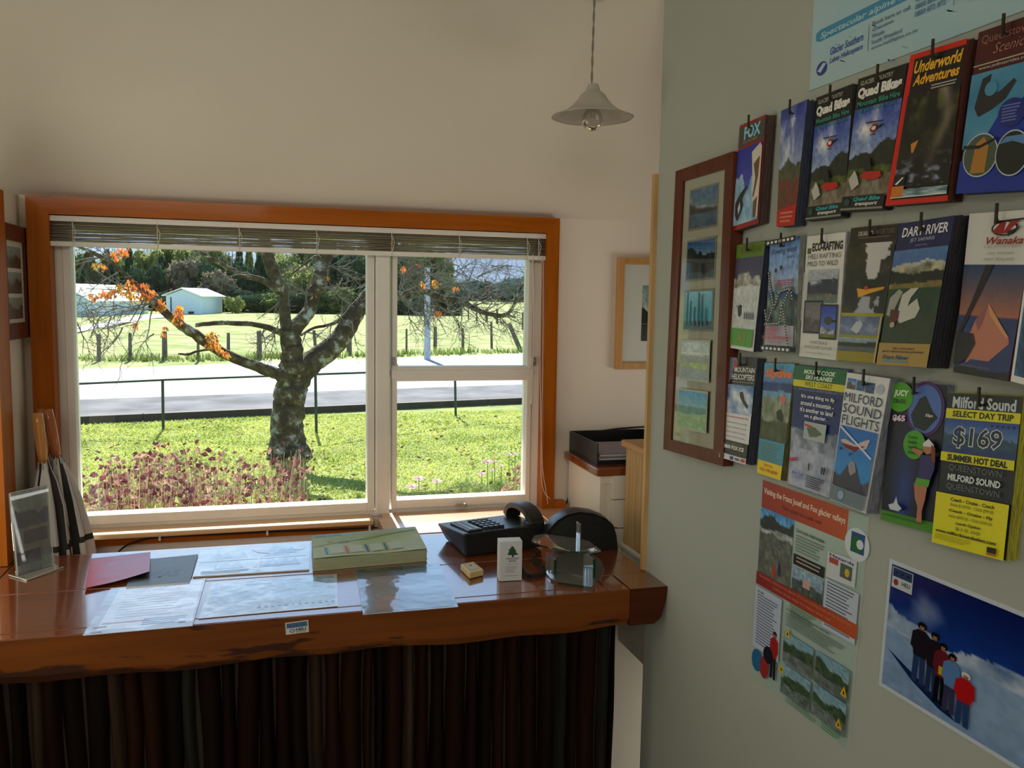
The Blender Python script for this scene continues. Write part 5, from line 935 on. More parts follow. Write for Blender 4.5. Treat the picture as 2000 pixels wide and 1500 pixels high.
b.hexa([Q(Lx-.046, .0, zf+.012), Q(Lx+.006, .0, zf+.012), Q(Lx+.006, .0, zf-.03), Q(Lx-.046, .0, zf-.02)], [Q(Lx-.046, .035, zf+.012), Q(Lx+.006, .035, zf+.012), Q(Lx+.006, .035, zf-.03), Q(Lx-.046, .035, zf-.02)]); b.build('handset_cradle', black, ph, bevel=.004)
pts = []
cc = spline([AZ(1052, 1078, ZT+.012), AZ(1040, 1090, ZT+.006), AZ(1046, 1098, ZT+.006), AZ(1060, 1108, ZT+.006), AZ(1060, 1120, ZT+.006), AZ(1040, 1126, ZT+.006), AZ(1024, 1120, ZT+.007), AZ(1018, 1110, ZT+.007)], 30)
for i, c_ in enumerate(cc):
    a = i*1.25; d = (cc[min(i+1, len(cc)-1)]-cc[max(i-1, 0)]).normalized(); s_ = Vector((-d.y, d.x, 0)); pts.append(c_+s_*math.cos(a)*.0042+Vector((0, 0, 1))*math.sin(a)*.0042)
MB().tube(pts, .0016, 5).build('coiled_cord', blackrub, ph)
MB().tube(spline([Q(Lx, .12, .02), AZ(1062, 1040, ZT+.01), AZ(1075, 1062, ZT+.003), AZ(1100, 1068, ZT+.002)], 8), .0022, 6).build('line_cord', blackrub, ph)
# ---- black hooded shell
yh = AZ(1150, 1077, ZT).y; hd = thing('terminal_hood', 'black domed plastic hood standing behind the glass stand', 'device', tuple(AZ(1150, 1077, ZT)))
prof = [AY(x, y, yh) for x, y in ((1064, 1052), (1072, 1034), (1088, 1017), (1108, 1005), (1132, 1000), (1160, 1003), (1184, 1013), (1198, 1026), (1204, 1045), (1207, 1077), (1150, 1079), (1098, 1072))]
fr_ = MB(); n = len(prof); D = Vector((.012, .10, .0)); S = [0, .15, .55, .9, 1]; sc_s = [1.0, 1.015, 1.0, .93, .80]; cen = Vector((prof[9].x-.07, yh, ZT)); vs = []
for s_, k_ in zip(S, sc_s): vs += [cen+(p_-cen)*k_+D*s_ for p_ in prof]
vs = [Vector((v.x, v.y, max(v.z, ZT+.001))) for v in vs]
fr_.add(vs, [(j*n+i, j*n+(i+1) % n, (j+1)*n+(i+1) % n, (j+1)*n+i) for j in range(4) for i in range(n)]+[tuple(range(4*n, 5*n))])
fr_.build('shell', black, hd, smooth=True)
inn = [cen+(p_-cen)*.93+Vector((.002, .006, 0)) for p_ in prof]; inn = [Vector((v.x, v.y, max(v.z, ZT+.002))) for v in inn]
MB().add(list(prof[:])+inn, [(i, (i+1) % n, n+(i+1) % n, n+i) for i in range(n)]).build('rim', mat('soft_black_rim', (.02, .021, .024), .3), hd)
MB().add(inn, [tuple(range(n))]).build('side_panel', mat('soft_black_panel', (.010, .014, .016), .45), hd)
sl_ = [AY(x, y, yh-.004) for x, y in ((1108, 1033), (1112, 1022), (1130, 1016), (1160, 1020), (1190, 1029), (1205, 1030))]
MB().tube(sl_, .0012, 5).build('seam', blackrub, hd)
# ---- glass stand
gs = thing('glass_stand', 'clear green-edged glass stand at the right end of the counter', 'glass stand', tuple(AZ(1123, 1118, ZT)))
gl = glassmat('clear_plate_glass', (.93, .975, .955), 1.5, .0, 1.2); ge = glassmat('green_glass_edge', (.10, .42, .32), 1.5, .05, 1.2)
gn = gl.node_tree; gd = gn.nodes.new('ShaderNodeBsdfDiffuse'); gd.inputs[0].default_value = (.62, .60, .54, 1); gx = gn.nodes.new('ShaderNodeMixShader'); gx.inputs[0].default_value = .16; go_ = gn.nodes['Material Output']; src = go_.inputs[0].links[0].from_socket; gn.links.new(src, gx.inputs[1]); gn.links.new(gd.outputs[0], gx.inputs[2]); gn.links.new(gx.outputs[0], go_.inputs[0])  # pale diffuse share stands in for the room reflected in the glass
def plate(outline, z, th, nm):
    pts = [Vector((p_.x, p_.y, z)) for p_ in outline]; n = len(pts); b = MB(); b.add(pts, [tuple(range(n))]); b.add([p_+Vector((0, 0, th)) for p_ in pts], [tuple(range(n))]); o = b.build(nm, gl, gs)
    e = MB(); e.add(pts+[p_+Vector((0, 0, th)) for p_ in pts], [(i, (i+1) % n, n+(i+1) % n, n+i) for i in range(n)]); e.build('edge', ge, o)
cA = [(1090, 1137), (1075, 1130), (1066, 1118), (1065, 1108), (1071, 1095), (1085, 1085), (1110, 1080), (1140, 1080), (1162, 1085), (1174, 1094), (1180, 1108), (1174, 1126), (1155, 1147)]
plate([AZ(x, y, ZT+.005) for x, y in cA], ZT+.0008, .005, 'base_plate')
zu = .052
cB = [(1038, 1060), (1044, 1049), (1062, 1046), (1090, 1050), (1120, 1054), (1150, 1060), (1173, 1078), (1150, 1082), (1110, 1080), (1080, 1073), (1055, 1068)]
plate([AZ(x, y, ZT+zu) for x, y in cB], ZT+zu, .005, 'upper_plate')
for x, y in ((1084, 1132), (1160, 1131)):
    p0 = AZ(x, y-2, ZT+.006); d = Vector((.0, .075, 0)); b = MB().box((p0.x-.002, p0.y, ZT+.006), (p0.x+.002, p0.y+.07, ZT+zu)); o = b.build('side_plate', gl, gs)
    MB().box((p0.x-.003, p0.y-.0008, ZT+.006), (p0.x+.003, p0.y+.002, ZT+zu)).build('edge', ge, o)
pf0 = AZ(1133, 1081, ZT+zu+.005); topz = AY(1133, 1024, pf0.y).z
o = MB().box((pf0.x-.0008, pf0.y, ZT+zu+.005), (pf0.x+.0008, pf0.y+.03, topz)).build('upright_plate', gl, gs)
MB().box((pf0.x-.0018, pf0.y-.0004, ZT+zu+.005), (pf0.x-.0008, pf0.y+.0034, topz)).build('edge', glassmat('pale_glass_edge', (.75, .85, .82), 1.5, .05, 3), o)

# ================================================================= OUTSIDE
def tz(x, y):
    if y < 15.2+.2*x*.5: return g
    return g+.08+max(0, y-26-.5*x*.4)*.010
def AT(px, py, off=0):
    d = ray(px, py); lo, hi = 5.0, 400.0
    for _ in range(50):
        m_ = (lo+hi)/2; X, Z = d[0]/d[1]*m_, CH+d[2]/d[1]*m_
        if Z > tz(X, m_)+off: lo = m_
        else: hi = m_
    return Vector((d[0]/d[1]*lo, lo, CH+d[2]/d[1]*lo))
def kerby(x): return 15.15+.20*x
def roady(x): return 26.3+.45*(x-.3)
grassm = leafmat('lawn_grass', (.16, .24, .045), (.30, .38, .08), 2.2, .12, .8)
def ribbon(f0, f1, nx, ny, zf_, x0=-60, x1=90):
    b = MB(); vs = []
    for j in range(ny+1):
        for i in range(nx+1):
            x = x0+(x1-x0)*i/nx; y = f0(x)+(f1(x)-f0(x))*(j/ny)**1.6; vs.append((x, y, zf_(x, y)))
    b.add(vs, [(j*(nx+1)+i, j*(nx+1)+i+1, (j+1)*(nx+1)+i+1, (j+1)*(nx+1)+i) for j in range(ny) for i in range(nx)]); return b
lm_, lt, lb_, lo_ = nodes('lawn_turf'); LL = lt.links
tcn = lt.nodes.new('ShaderNodeTexCoord'); na = lt.nodes.new('ShaderNodeTexNoise'); na.inputs['Scale'].default_value = 1.1; na.inputs['Detail'].default_value = 8; na.inputs['Roughness'].default_value = .75
LL.new(tcn.outputs['Object'], na.inputs[0]); ra = lt.nodes.new('ShaderNodeValToRGB'); ra.color_ramp.elements[0].position = .36; ra.color_ramp.elements[1].position = .64
ra.color_ramp.elements[0].color = (.19, .25, .045, 1); ra.color_ramp.elements[1].color = (.44, .50, .12, 1); LL.new(na.outputs[0], ra.inputs[0]); LL.new(ra.outputs[0], lb_.inputs['Base Color']); lb_.inputs['Roughness'].default_value = .9
nb_ = lt.nodes.new('ShaderNodeTexNoise'); nb_.inputs['Scale'].default_value = 28; nb_.inputs['Detail'].default_value = 4; LL.new(tcn.outputs['Object'], nb_.inputs[0])
bpn = lt.nodes.new('ShaderNodeBump'); bpn.inputs['Strength'].default_value = .9; bpn.inputs['Distance'].default_value = .06; LL.new(nb_.outputs[0], bpn.inputs['Height']); LL.new(bpn.outputs[0], lb_.inputs['Normal'])
struct('ground_lawn', ribbon(lambda x: 2.9, kerby, 20, 12, lambda x, y: g, -14, 24), lm_)
roadm = mat('pale_asphalt', (.36, .36, .37), .8, .10, 3, .3, bscale=30, spec=.3)
struct('ground_shoulder', ribbon(lambda x: kerby(x)+.05, lambda x: kerby(x)+2.6, 20, 4, lambda x, y: g+.087), mat('grey_gravel_shoulder', (.19, .19, .20), .95, .3, 1.2, .8, bscale=25, spec=.1))
struct('ground_road', ribbon(lambda x: kerby(x)+.05, roady, 20, 6, lambda x, y: g+.08), roadm)
padm = mat('dry_paddock', (.46, .44, .21), .95, .2, .8, .8, col2=(.22, .30, .07), bscale=4, spec=.1)
struct('ground_paddock', ribbon(roady, lambda x: 330, 40, 40, lambda x, y: g+.08+max(0, y-roady(x))*.010*min(1, (y-roady(x))/3)+.05*math.sin(x*1.3)*math.sin(y*.7)*min(1, max(0, (y-roady(x)-3))/5), -120, 160), padm)
# timber edging beam
b = MB(); xs = list(np.linspace(-10, 16, 14))
for i in range(13):
    x0, x1 = xs[i], xs[i+1]; o_ = MB().hexa([(x0, kerby(x0)-.10, g+.115), (x1-.01, kerby(x1)-.10, g+.115), (x1-.01, kerby(x1)-.10, g-.02), (x0, kerby(x0)-.10, g-.02)], [(x0, kerby(x0)+.05, g+.115), (x1-.01, kerby(x1)+.05, g+.115), (x1-.01, kerby(x1)+.05, g-.02), (x0, kerby(x0)+.05, g-.02)])
    b.add(o_.v, o_.f)
tag(b.build('edging_beam', mat('dark_weathered_timber', (.05, .04, .032), .8, .2, 12)), 'low dark timber edging beam between the lawn and the road', 'edging')
# rail fence
rf = thing('rail_fence', 'thin dark green pipe rail fence at the far side of the lawn', 'fence', (-1.58, 13.62, g)); gm = mat('dark_green_pipe', (.015, .04, .03), .5)
pst = [(317.5, 742, 13.62, 319), (616, 731, 12.9, 618), (888.5, 722, 14.4, 890)]; tops = []
for x, y, Y, xb in pst:
    a = AY(x, y, Y); b_ = AY(xb, 845, Y); tops.append(a); MB().tube([(b_.x, Y, g-.05), a], .021, 8).build('post', gm, rf)
l0 = AY(100, 752, 13.7); xt = Vector((tops[2].x+4, tops[2].y+.8, tops[2].z))
MB().tube([Vector((l0.x-4, l0.y, l0.z)), l0, tops[0], tops[1], tops[2], xt], .017, 8).build('rail', gm, rf)
# paddock posts
wp = mat('weathered_post', (.11, .095, .08), .85, .25, 6)
PP = [(193, 652, 706, 7, 0), (254, 650, 705, 6, 0), (321, 647, 703, 9, 1), (387, 650, 706, 5, 0), (446, 650, 689, 6, 0), (506, 646, 699, 9, 1), (617, 645, 686, 6, 8), (682, 660, 692, 10, 0), (794, 642, 687, 4, 0), (850, 638, 686, 7, 0), (903.5, 640, 684, 5, 1), (959.5, 628, 680, 5, 1), (1022, 610, 643, 6, 0), (915, 597, 622, 3, 0), (931, 601, 625, 3, 0), (950.5, 603, 628, 5, 0), (971, 603, 631, 5, 0), (994, 631, 681, 9, 22)]
wh = ('leftmost', 'second from the left', 'third from the left', 'thin fourth from the left', 'short one left of the tree trunk', 'thick one just left of the tree trunk', 'leaning pale one seen between the tree limbs', 'stout one under the right tree limb', 'thin one nearest the window mullion in the right pane', 'dark one beside the pale pole', 'slim one right of the dark post by the pole', 'one standing among drooping twigs', 'far one at the right edge of the right pane', 'farthest row, leftmost', 'farthest row, second', 'farthest row, third', 'farthest row, fourth', 'leaning log strut at the right')
ptop = []
for i, (x, yt_, yb_, wpx, lean) in enumerate(PP):
    base = AT(x+(lean if i != 6 else 0), yb_); D_ = base.y; r_ = wpx/2*D_/F*1.02; tp = AY(x-(0 if i != 6 else 4), yt_, D_); base.z -= .05
    t = tag(MB().tube([base, base*.5+tp*.5, tp], [r_*1.05, r_, r_*.92], 8).build('fence_post', wp), 'weathered paddock fence post, '+wh[i], 'post', 'fence posts along the paddock'); ptop.append((tp, base))
wr = []
for zf_ in (.9, .55, .25):
    for a, b_ in list(zip(ptop[:8], ptop[1:8]))+list(zip(ptop[8:12], ptop[9:12])):
        p0 = a[1]+(a[0]-a[1])*zf_; p1 = b_[1]+(b_[0]-b_[1])*zf_; wr.append((p0, p1))
b = MB()
for p0, p1 in wr: b.tube([p0, p1], .006, 4)
tag(b.build('fence_wire', mat('grey_wire', (.2, .2, .2), .5, metal=.5)), 'grey fence wires strung between the paddock posts', 'wire')
# pale pole
pb_ = AT(834.5, 702); pt_ = AY(834.5, 560, pb_.y); pt_.z += .6
tag(MB().tube([pb_-Vector((0, 0, .1)), pt_], [.105, .085], 12).build('roadside_pole', mat('pale_concrete', (.42, .50, .56), .6, .08, 6)), 'pale blue-grey pole standing on the verge in the right pane', 'pole')
# gravel drive
b = MB(); L1 = [(60, 672), (140, 652), (200, 640), (260, 629), (300, 622), (345, 619)]; L2 = [(60, 655), (140, 641), (200, 630), (250, 619), (290, 615), (340, 613.5)]
vs = [AT(x, y, .03) for x, y in L1]+[AT(x, y, .03) for x, y in L2]; vs = [Vector((v.x, v.y, tz(v.x, v.y)+.05)) for v in vs]; n = len(L1)
b.add(vs, [(i, i+1, n+i+1, n+i) for i in range(n-1)]); struct('ground_drive', b, mat('pale_gravel', (.55, .53, .56), .8, .1, 2))
# sheds
def shed(lab, Y, x0, x1, yeL, ya, xa, yeR, yb_, depth, wallm, roofm, side=True):
    A = AY(x0, yb_, Y); B = AY(x1, yb_, Y); E0 = AY(x0, yeL, Y); E1 = AY(x1, yeR, Y); AP = AY(xa, ya, Y); zb_ = min(A.z, B.z)-.3; A.z = B.z = zb_; ze = (E0.z+E1.z)/2; E0.z = E1.z = ze; E0.x, E1.x = A.x, B.x; AP.x = (A.x+B.x)/2
    t = thing('shed', lab, 'shed', tuple((A+B)/2)); D = Vector((.25*depth, depth, 0))
    MB().prism([A, B, E1, AP, E0], D).build('walls', wallm, t)
    nb = 9; w_ = (B-A)/nb
    b = MB()
    for i in range(1, nb): p_ = A+w_*i; b.box((p_.x-.015, Y-.012, zb_), (p_.x+.015, Y+.002, ze))
    b.build('wall_battens', wallm, t)
    o_ = Vector((0, 0, .10)); f_ = Vector((-.03*depth, -.3, 0)); sR = (E1-AP)*.18; sL = (E0-AP)*.12
    for P0, P1 in ((AP, E1+sR), (AP, E0+sL)):
        q = [P0+f_+o_, P1+f_+o_, P1+D*1.05+o_, P0+D*1.05+o_]; MB().hexa(q, [p_-o_*.7 for p_ in q]).build('roof_sheet', roofm, t)
    dd = A+(B-A)*.12; de = A+(B-A)*.62
    MB().box((dd.x, Y-.02, zb_+.2), (dd.x+.08, Y-.002, ze-.1)).build('door_gap', mat('dark_gap', (.03, .03, .03), .8), t)
    MB().box((de.x, Y-.03, zb_+.32), (de.x+(B.x-A.x)*.16, Y-.002, zb_+.5)).build('vent', mat('dark_gap', (0, 0, 0)), t)
wm = mat('white_weatherboard_shed', (.62, .78, .88), .6, .03, 3); rm = mat('bright_iron_roof', (.85, .85, .82), .45, .03, 3)
shed('small white gabled shed standing alone in the paddock', 70.0, 325, 394, 577, 564.5, 361, 579, 613, 5.0, wm, rm)
shed('larger white building partly cut off at the left edge of the window', 62.0, 70, 182, 585, 556, 130, 585, 632, 9, wm, rm)
b_ = AY(176, 612, 66); c_ = AY(238, 601, 66)
tag(MB().box((b_.x, 66, b_.z-.4), (c_.x, 66.1, c_.z)).build('low_wall', wm), 'low white wall beside the larger white building', 'wall')

# ---- far trees
def crown_mesh(name, seed, kind, m):
    r_ = np.random.RandomState(seed); n = 3600; b = MB()
    if kind == 0:   # broad lumpy crown
        cs_ = [(r_.uniform(-.5, .5), r_.uniform(-.5, .5), r_.uniform(.22, .86), r_.uniform(.22, .40)) for _ in range(16)]
    elif kind == 1: # conical
        cs_ = [(r_.uniform(-.1, .1)*(1-z_), r_.uniform(-.1, .1)*(1-z_), z_, .46*(1-z_)**.8+.07) for z_ in np.linspace(.08, .97, 14)]
    else:           # upright airy
        cs_ = [(r_.uniform(-.3, .3), r_.uniform(-.3, .3), r_.uniform(.25, .95), r_.uniform(.12, .22)) for _ in range(24)]
    vs = []; k = np.arange(n)
    for i in range(n):
        c_ = cs_[i % len(cs_)]; d = r_.normal(size=3); d /= np.linalg.norm(d); rad = c_[3]*(.80+.28*r_.rand()); p_ = np.array(c_[:3])+d*np.array((rad, rad, rad*.85))
        s_ = .030 if kind != 2 else .022; a = r_.normal(size=3)*s_; b2 = r_.normal(size=3)*s_; vs += [tuple(p_), tuple(p_+a), tuple(p_+a+b2), tuple(p_+b2)]
    b.add(vs, [(4*i, 4*i+1, 4*i+2, 4*i+3) for i in range(n)])
    if kind != 2:
        for c_ in cs_: b.sphere(c_[:3], c_[3]*.82, 8, 6, (1, 1, .85))
    o = b.build(name, m); me = o.data; bpy.data.objects.remove(o); return me
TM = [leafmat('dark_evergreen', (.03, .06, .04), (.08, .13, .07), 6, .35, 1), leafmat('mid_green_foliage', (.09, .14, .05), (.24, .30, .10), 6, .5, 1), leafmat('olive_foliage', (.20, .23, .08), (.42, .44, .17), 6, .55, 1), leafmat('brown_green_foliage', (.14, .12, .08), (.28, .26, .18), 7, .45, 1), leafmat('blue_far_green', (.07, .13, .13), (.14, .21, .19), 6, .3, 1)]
CRN = {}
def crown(kind, mi, v):
    k = (kind, mi, v)
    if k not in CRN: CRN[k] = crown_mesh('foliage_mesh', 100+kind*7+mi*3+v*31, kind, TM[mi])
    return CRN[k]
tkm = mat('far_trunk', (.08, .06, .045), .9)
tn = MB().tube([(0, 0, -.03), (.01, 0, .3), (0, .01, .6)], [.035, .028, .012], 6).build('trunk', tkm).data
for o in [o for o in bpy.data.objects if o.name.startswith('trunk')]: bpy.data.objects.remove(o)
NAMES = {0: 'spreading tree', 1: 'conical conifer', 2: 'airy upright tree'}
def far_tree(px, ytop, wpx, Y, kind, mi, lab, nm='tree', ybase=None):
    d = ray(px, 600); x = d[0]/d[1]*Y; z0 = tz(x, Y)-.1; zt_ = AY(px, ytop-(14 if nm == 'tree' and px < 870 else 0), Y).z; H = zt_-z0; Wd = wpx*Y/F
    t = thing(nm, lab, 'tree' if nm == 'tree' else 'bush', (x, Y, z0), 'trees beyond the paddock')
    o = bpy.data.objects.new('foliage', crown(kind, mi, rnd.randrange(2))); C.objects.link(o); o.parent = t; o.scale = (Wd, Wd, H); o.rotation_euler = (0, 0, rnd.uniform(0, 6))
    o = bpy.data.objects.new('trunk', tn); C.objects.link(o); o.parent = t; o.scale = (H, H, H)
colw = ('very dark', 'mid green', 'olive yellow-green', 'brownish', 'bluish')
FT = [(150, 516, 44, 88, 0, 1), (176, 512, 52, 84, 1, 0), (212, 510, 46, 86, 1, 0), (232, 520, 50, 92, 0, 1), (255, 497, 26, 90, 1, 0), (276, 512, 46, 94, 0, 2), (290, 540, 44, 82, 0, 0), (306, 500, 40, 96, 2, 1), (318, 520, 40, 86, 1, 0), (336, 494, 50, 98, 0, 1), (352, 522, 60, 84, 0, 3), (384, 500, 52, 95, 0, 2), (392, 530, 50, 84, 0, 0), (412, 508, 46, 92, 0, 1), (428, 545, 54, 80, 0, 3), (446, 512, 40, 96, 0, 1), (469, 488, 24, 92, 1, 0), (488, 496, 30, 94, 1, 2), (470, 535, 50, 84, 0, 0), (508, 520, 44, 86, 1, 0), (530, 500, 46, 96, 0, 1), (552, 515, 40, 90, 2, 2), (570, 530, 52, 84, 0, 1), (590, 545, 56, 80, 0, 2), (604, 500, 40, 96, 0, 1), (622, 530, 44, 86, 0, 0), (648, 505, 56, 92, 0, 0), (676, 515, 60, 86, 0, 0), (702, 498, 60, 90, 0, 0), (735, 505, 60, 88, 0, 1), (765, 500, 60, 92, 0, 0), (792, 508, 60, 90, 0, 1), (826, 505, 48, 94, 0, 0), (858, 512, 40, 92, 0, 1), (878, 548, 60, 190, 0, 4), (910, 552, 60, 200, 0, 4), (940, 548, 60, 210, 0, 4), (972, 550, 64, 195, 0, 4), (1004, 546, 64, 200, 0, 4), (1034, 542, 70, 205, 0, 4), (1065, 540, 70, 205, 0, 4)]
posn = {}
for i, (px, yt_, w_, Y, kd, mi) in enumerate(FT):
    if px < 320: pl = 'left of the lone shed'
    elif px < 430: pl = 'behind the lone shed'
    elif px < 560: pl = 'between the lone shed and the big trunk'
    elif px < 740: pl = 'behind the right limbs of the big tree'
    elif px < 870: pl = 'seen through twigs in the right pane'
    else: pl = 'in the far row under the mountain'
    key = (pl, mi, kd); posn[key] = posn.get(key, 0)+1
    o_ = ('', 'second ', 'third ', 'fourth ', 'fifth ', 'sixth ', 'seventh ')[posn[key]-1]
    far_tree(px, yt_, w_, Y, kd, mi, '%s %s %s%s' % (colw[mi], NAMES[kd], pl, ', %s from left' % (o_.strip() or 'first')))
for i, px in enumerate(range(130, 880, 38)):
    far_tree(px+rnd.uniform(-8, 8), 578+rnd.uniform(-10, 6), 62, 77+rnd.uniform(0, 4), 0, (0, 0, 1)[i % 3], 'low bush along the far paddock edge, %s from the left' % ('first second third fourth fifth sixth seventh eighth ninth tenth eleventh twelfth thirteenth fourteenth fifteenth sixteenth seventeenth eighteenth nineteenth twentieth'.split()[i]), 'bush')
far_tree(453, 584, 26, 74, 0, 2, 'small isolated yellow-green bush right of the lone shed', 'bush')
# mountain
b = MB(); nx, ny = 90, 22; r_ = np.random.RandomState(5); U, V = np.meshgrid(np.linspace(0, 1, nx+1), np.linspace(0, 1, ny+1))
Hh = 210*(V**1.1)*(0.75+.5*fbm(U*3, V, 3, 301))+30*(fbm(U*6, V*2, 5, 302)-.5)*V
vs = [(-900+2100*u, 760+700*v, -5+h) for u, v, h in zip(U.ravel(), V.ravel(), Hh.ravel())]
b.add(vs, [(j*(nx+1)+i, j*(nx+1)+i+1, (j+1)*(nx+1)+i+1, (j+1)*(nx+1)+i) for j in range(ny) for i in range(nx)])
struct('ground_mountain', b, mat('hazed_bush_mountain', (.13, .23, .36), .9, .15, .02, 0, col2=(.08, .16, .28)), smooth=True)  # blue of the distance haze is put into the base colour
struct('ground_far', MB().box((-900, 329, -1), (1200, 760, 2.2)), mat('far_pasture', (.12, .2, .12), .9))

# ---- the big tree
tree = thing('lichened_tree', 'large bare autumn tree with lichened trunk on the lawn before the window', 'tree', (.25, 11.0, g))
bk_, bt, bb, bo = nodes('lichened_bark'); LL = bt.links
tcn = bt.nodes.new('ShaderNodeTexCoord'); na = bt.nodes.new('ShaderNodeTexNoise'); na.inputs['Scale'].default_value = 7; na.inputs['Detail'].default_value = 9; na.inputs['Roughness'].default_value = .7
LL.new(tcn.outputs['Object'], na.inputs[0]); ra = bt.nodes.new('ShaderNodeValToRGB'); e = ra.color_ramp.elements; e[0].position = .42; e[0].color = (.035, .026, .015, 1); e[1].position = .64; e[1].color = (.34, .37, .31, 1)
e2 = ra.color_ramp.elements.new(.53); e2.color = (.085, .065, .028, 1); LL.new(na.outputs[0], ra.inputs[0]); LL.new(ra.outputs[0], bb.inputs['Base Color']); bb.inputs['Roughness'].default_value = .95
nb_ = bt.nodes.new('ShaderNodeTexNoise'); nb_.inputs['Scale'].default_value = 22; nb_.inputs['Detail'].default_value = 5; LL.new(tcn.outputs['Object'], nb_.inputs[0]); bpn = bt.nodes.new('ShaderNodeBump'); bpn.inputs['Strength'].default_value = .8; bpn.inputs['Distance'].default_value = .04; LL.new(nb_.outputs[0], bpn.inputs['Height']); LL.new(bpn.outputs[0], bb.inputs['Normal'])
rt_ = random.Random(21)
def limb(pts, name='branch', n=10, seg=5):
    P_ = [AY(x, y, Y) for x, y, w_, Y in pts]; rr_ = [w_/2*Y/F for x, y, w_, Y in pts]; sp = spline(P_, seg); rs = []
    for i in range(len(rr_)-1):
        for k in range(seg): rs.append((rr_[i]+(rr_[i+1]-rr_[i])*k/seg)*rt_.uniform(.96, 1.05))
    rs.append(rr_[-1]); sp = [p_+Vector((rt_.uniform(-.1, .1), rt_.uniform(-.1, .1), rt_.uniform(-.1, .1)))*r_ for p_, r_ in zip(sp, rs)]
    MB().tube(sp, rs, n).build(name, bk_, tree, smooth=True); return sp
T0 = 11.0
limb([(563, 902, 92, T0), (563, 885, 76, T0), (562, 850, 64, T0), (563, 800, 60, T0), (569, 760, 58, T0), (572, 720, 50, T0), (570, 690, 40, T0), (568, 660, 38, T0), (566, 640, 34, T0)], 'trunk', 18)
LA = limb([(566, 752, 40, T0), (543, 731, 23, T0-.05), (494, 713, 20, T0-.1), (437, 690, 19, T0-.2), (380, 652, 19, T0-.4), (342, 626, 16, T0-.5), (304, 592, 14, T0-.6), (287, 572, 9, T0-.6), (258, 548, 6, T0-.7), (222, 515, 8, T0-.8), (198, 502, 8, T0-.8), (168, 488, 6, T0-.9), (120, 470, 4, T0-.9)])
LB = limb([(572, 752, 50, T0), (604, 712, 44, T0+.1), (644, 682, 41, T0+.2), (676, 643, 38, T0+.3), (700, 606, 28, T0+.4), (718, 574, 22, T0+.5), (745, 540, 20, T0+.6), (775, 500, 17, T0+.7), (800, 460, 12, T0+.8)])
LC = limb([(566, 660, 30, T0), (559, 632, 23, T0), (553, 576, 17, T0), (545, 552, 20, T0), (532, 525, 23, T0), (522, 494, 24, T0), (512, 450, 20, T0), (500, 400, 16, T0)])
LD = limb([(570, 655, 30, T0), (582, 635, 27, T0), (604, 606, 25, T0+.1), (613, 576, 27, T0+.2), (626, 550, 29, T0+.2), (631, 512, 28, T0+.3), (642, 485, 30, T0+.3), (655, 430, 22, T0+.4)])
LE = limb([(560, 655, 15, T0), (532, 643, 12, T0-.2), (500, 634, 10, T0-.3), (452, 631, 9, T0-.4), (410, 632, 8, T0-.5), (382, 635, 8, T0-.55)])
LF = limb([(545, 572, 12, T0), (530, 556, 14, T0-.1), (510, 546, 12, T0-.2), (476, 538, 10, T0-.3), (444, 522, 9, T0-.4), (415, 506, 8, T0-.5), (375, 485, 6, T0-.6)])
LG = limb([(588, 655, 5, T0+.1), (612, 641, 5, T0+.2), (644, 634, 6, T0+.3), (668, 622, 8, T0+.3), (690, 597, 9, T0+.4), (713, 575, 11, T0+.5)])
LR = limb([(736, 552, 20, T0+.6), (779, 578, 18, T0+.4), (816, 567, 15, T0+.3), (840, 572, 13, T0+.2), (866, 583, 11, T0+.1), (897, 587, 12, T0), (923, 600, 11, T0-.1), (946, 611, 10, T0-.2), (981, 616, 9, T0-.3), (1000, 603, 7, T0-.4), (1015, 566, 5, T0-.5), (1034, 545, 4, T0-.5)])
limb([(412, 682, 5, T0-.3), (385, 686, 4, T0-.3), (368, 692, 5, T0-.3), (348, 691, 3, T0-.3)])
limb([(630, 512, 10, T0+.3), (618, 500, 5, T0), (596, 515, 4, T0-.2), (570, 535, 3, T0-.3)])
# twigs: one joined part, far beyond counting
tw = MB(); rt_ = random.Random(5)
def twig(p, d, L_, r, lev, droop):
    n = 4; pts = [p]; q = p.copy(); d = d.normalized()
    for i in range(n):
        d = (d+Vector((rt_.gauss(0, .22), rt_.gauss(0, .18), rt_.gauss(0, .22)-droop))).normalized(); q = q+d*L_/n; pts.append(q.copy())
    tw.tube(pts, [r*(1-.7*i/n) for i in range(n+1)], 3 if lev < 2 else 5, cap=False)
    if lev > 0:
        for i in range(1, n+1):
            for _ in range(1 if lev < 2 else 2):
                if rt_.random() < .85: twig(pts[i], (d+Vector((rt_.gauss(0, .9), rt_.gauss(0, .7), rt_.gauss(0, .8)))).normalized(), L_*rt_.uniform(.35, .6), r*.55, lev-1, droop)
def spray(x, y, Y, dx, dz, Lpx, rpx, lev=2, droop=.05, cnt=1):
    for _ in range(cnt): twig(AY(x+rt_.uniform(-3, 3), y+rt_.uniform(-3, 3), Y), Vector((dx+rt_.gauss(0, .25), rt_.gauss(-.1, .5), dz+rt_.gauss(0, .25))), Lpx*Y/F, rpx/2*Y/F, lev, droop)
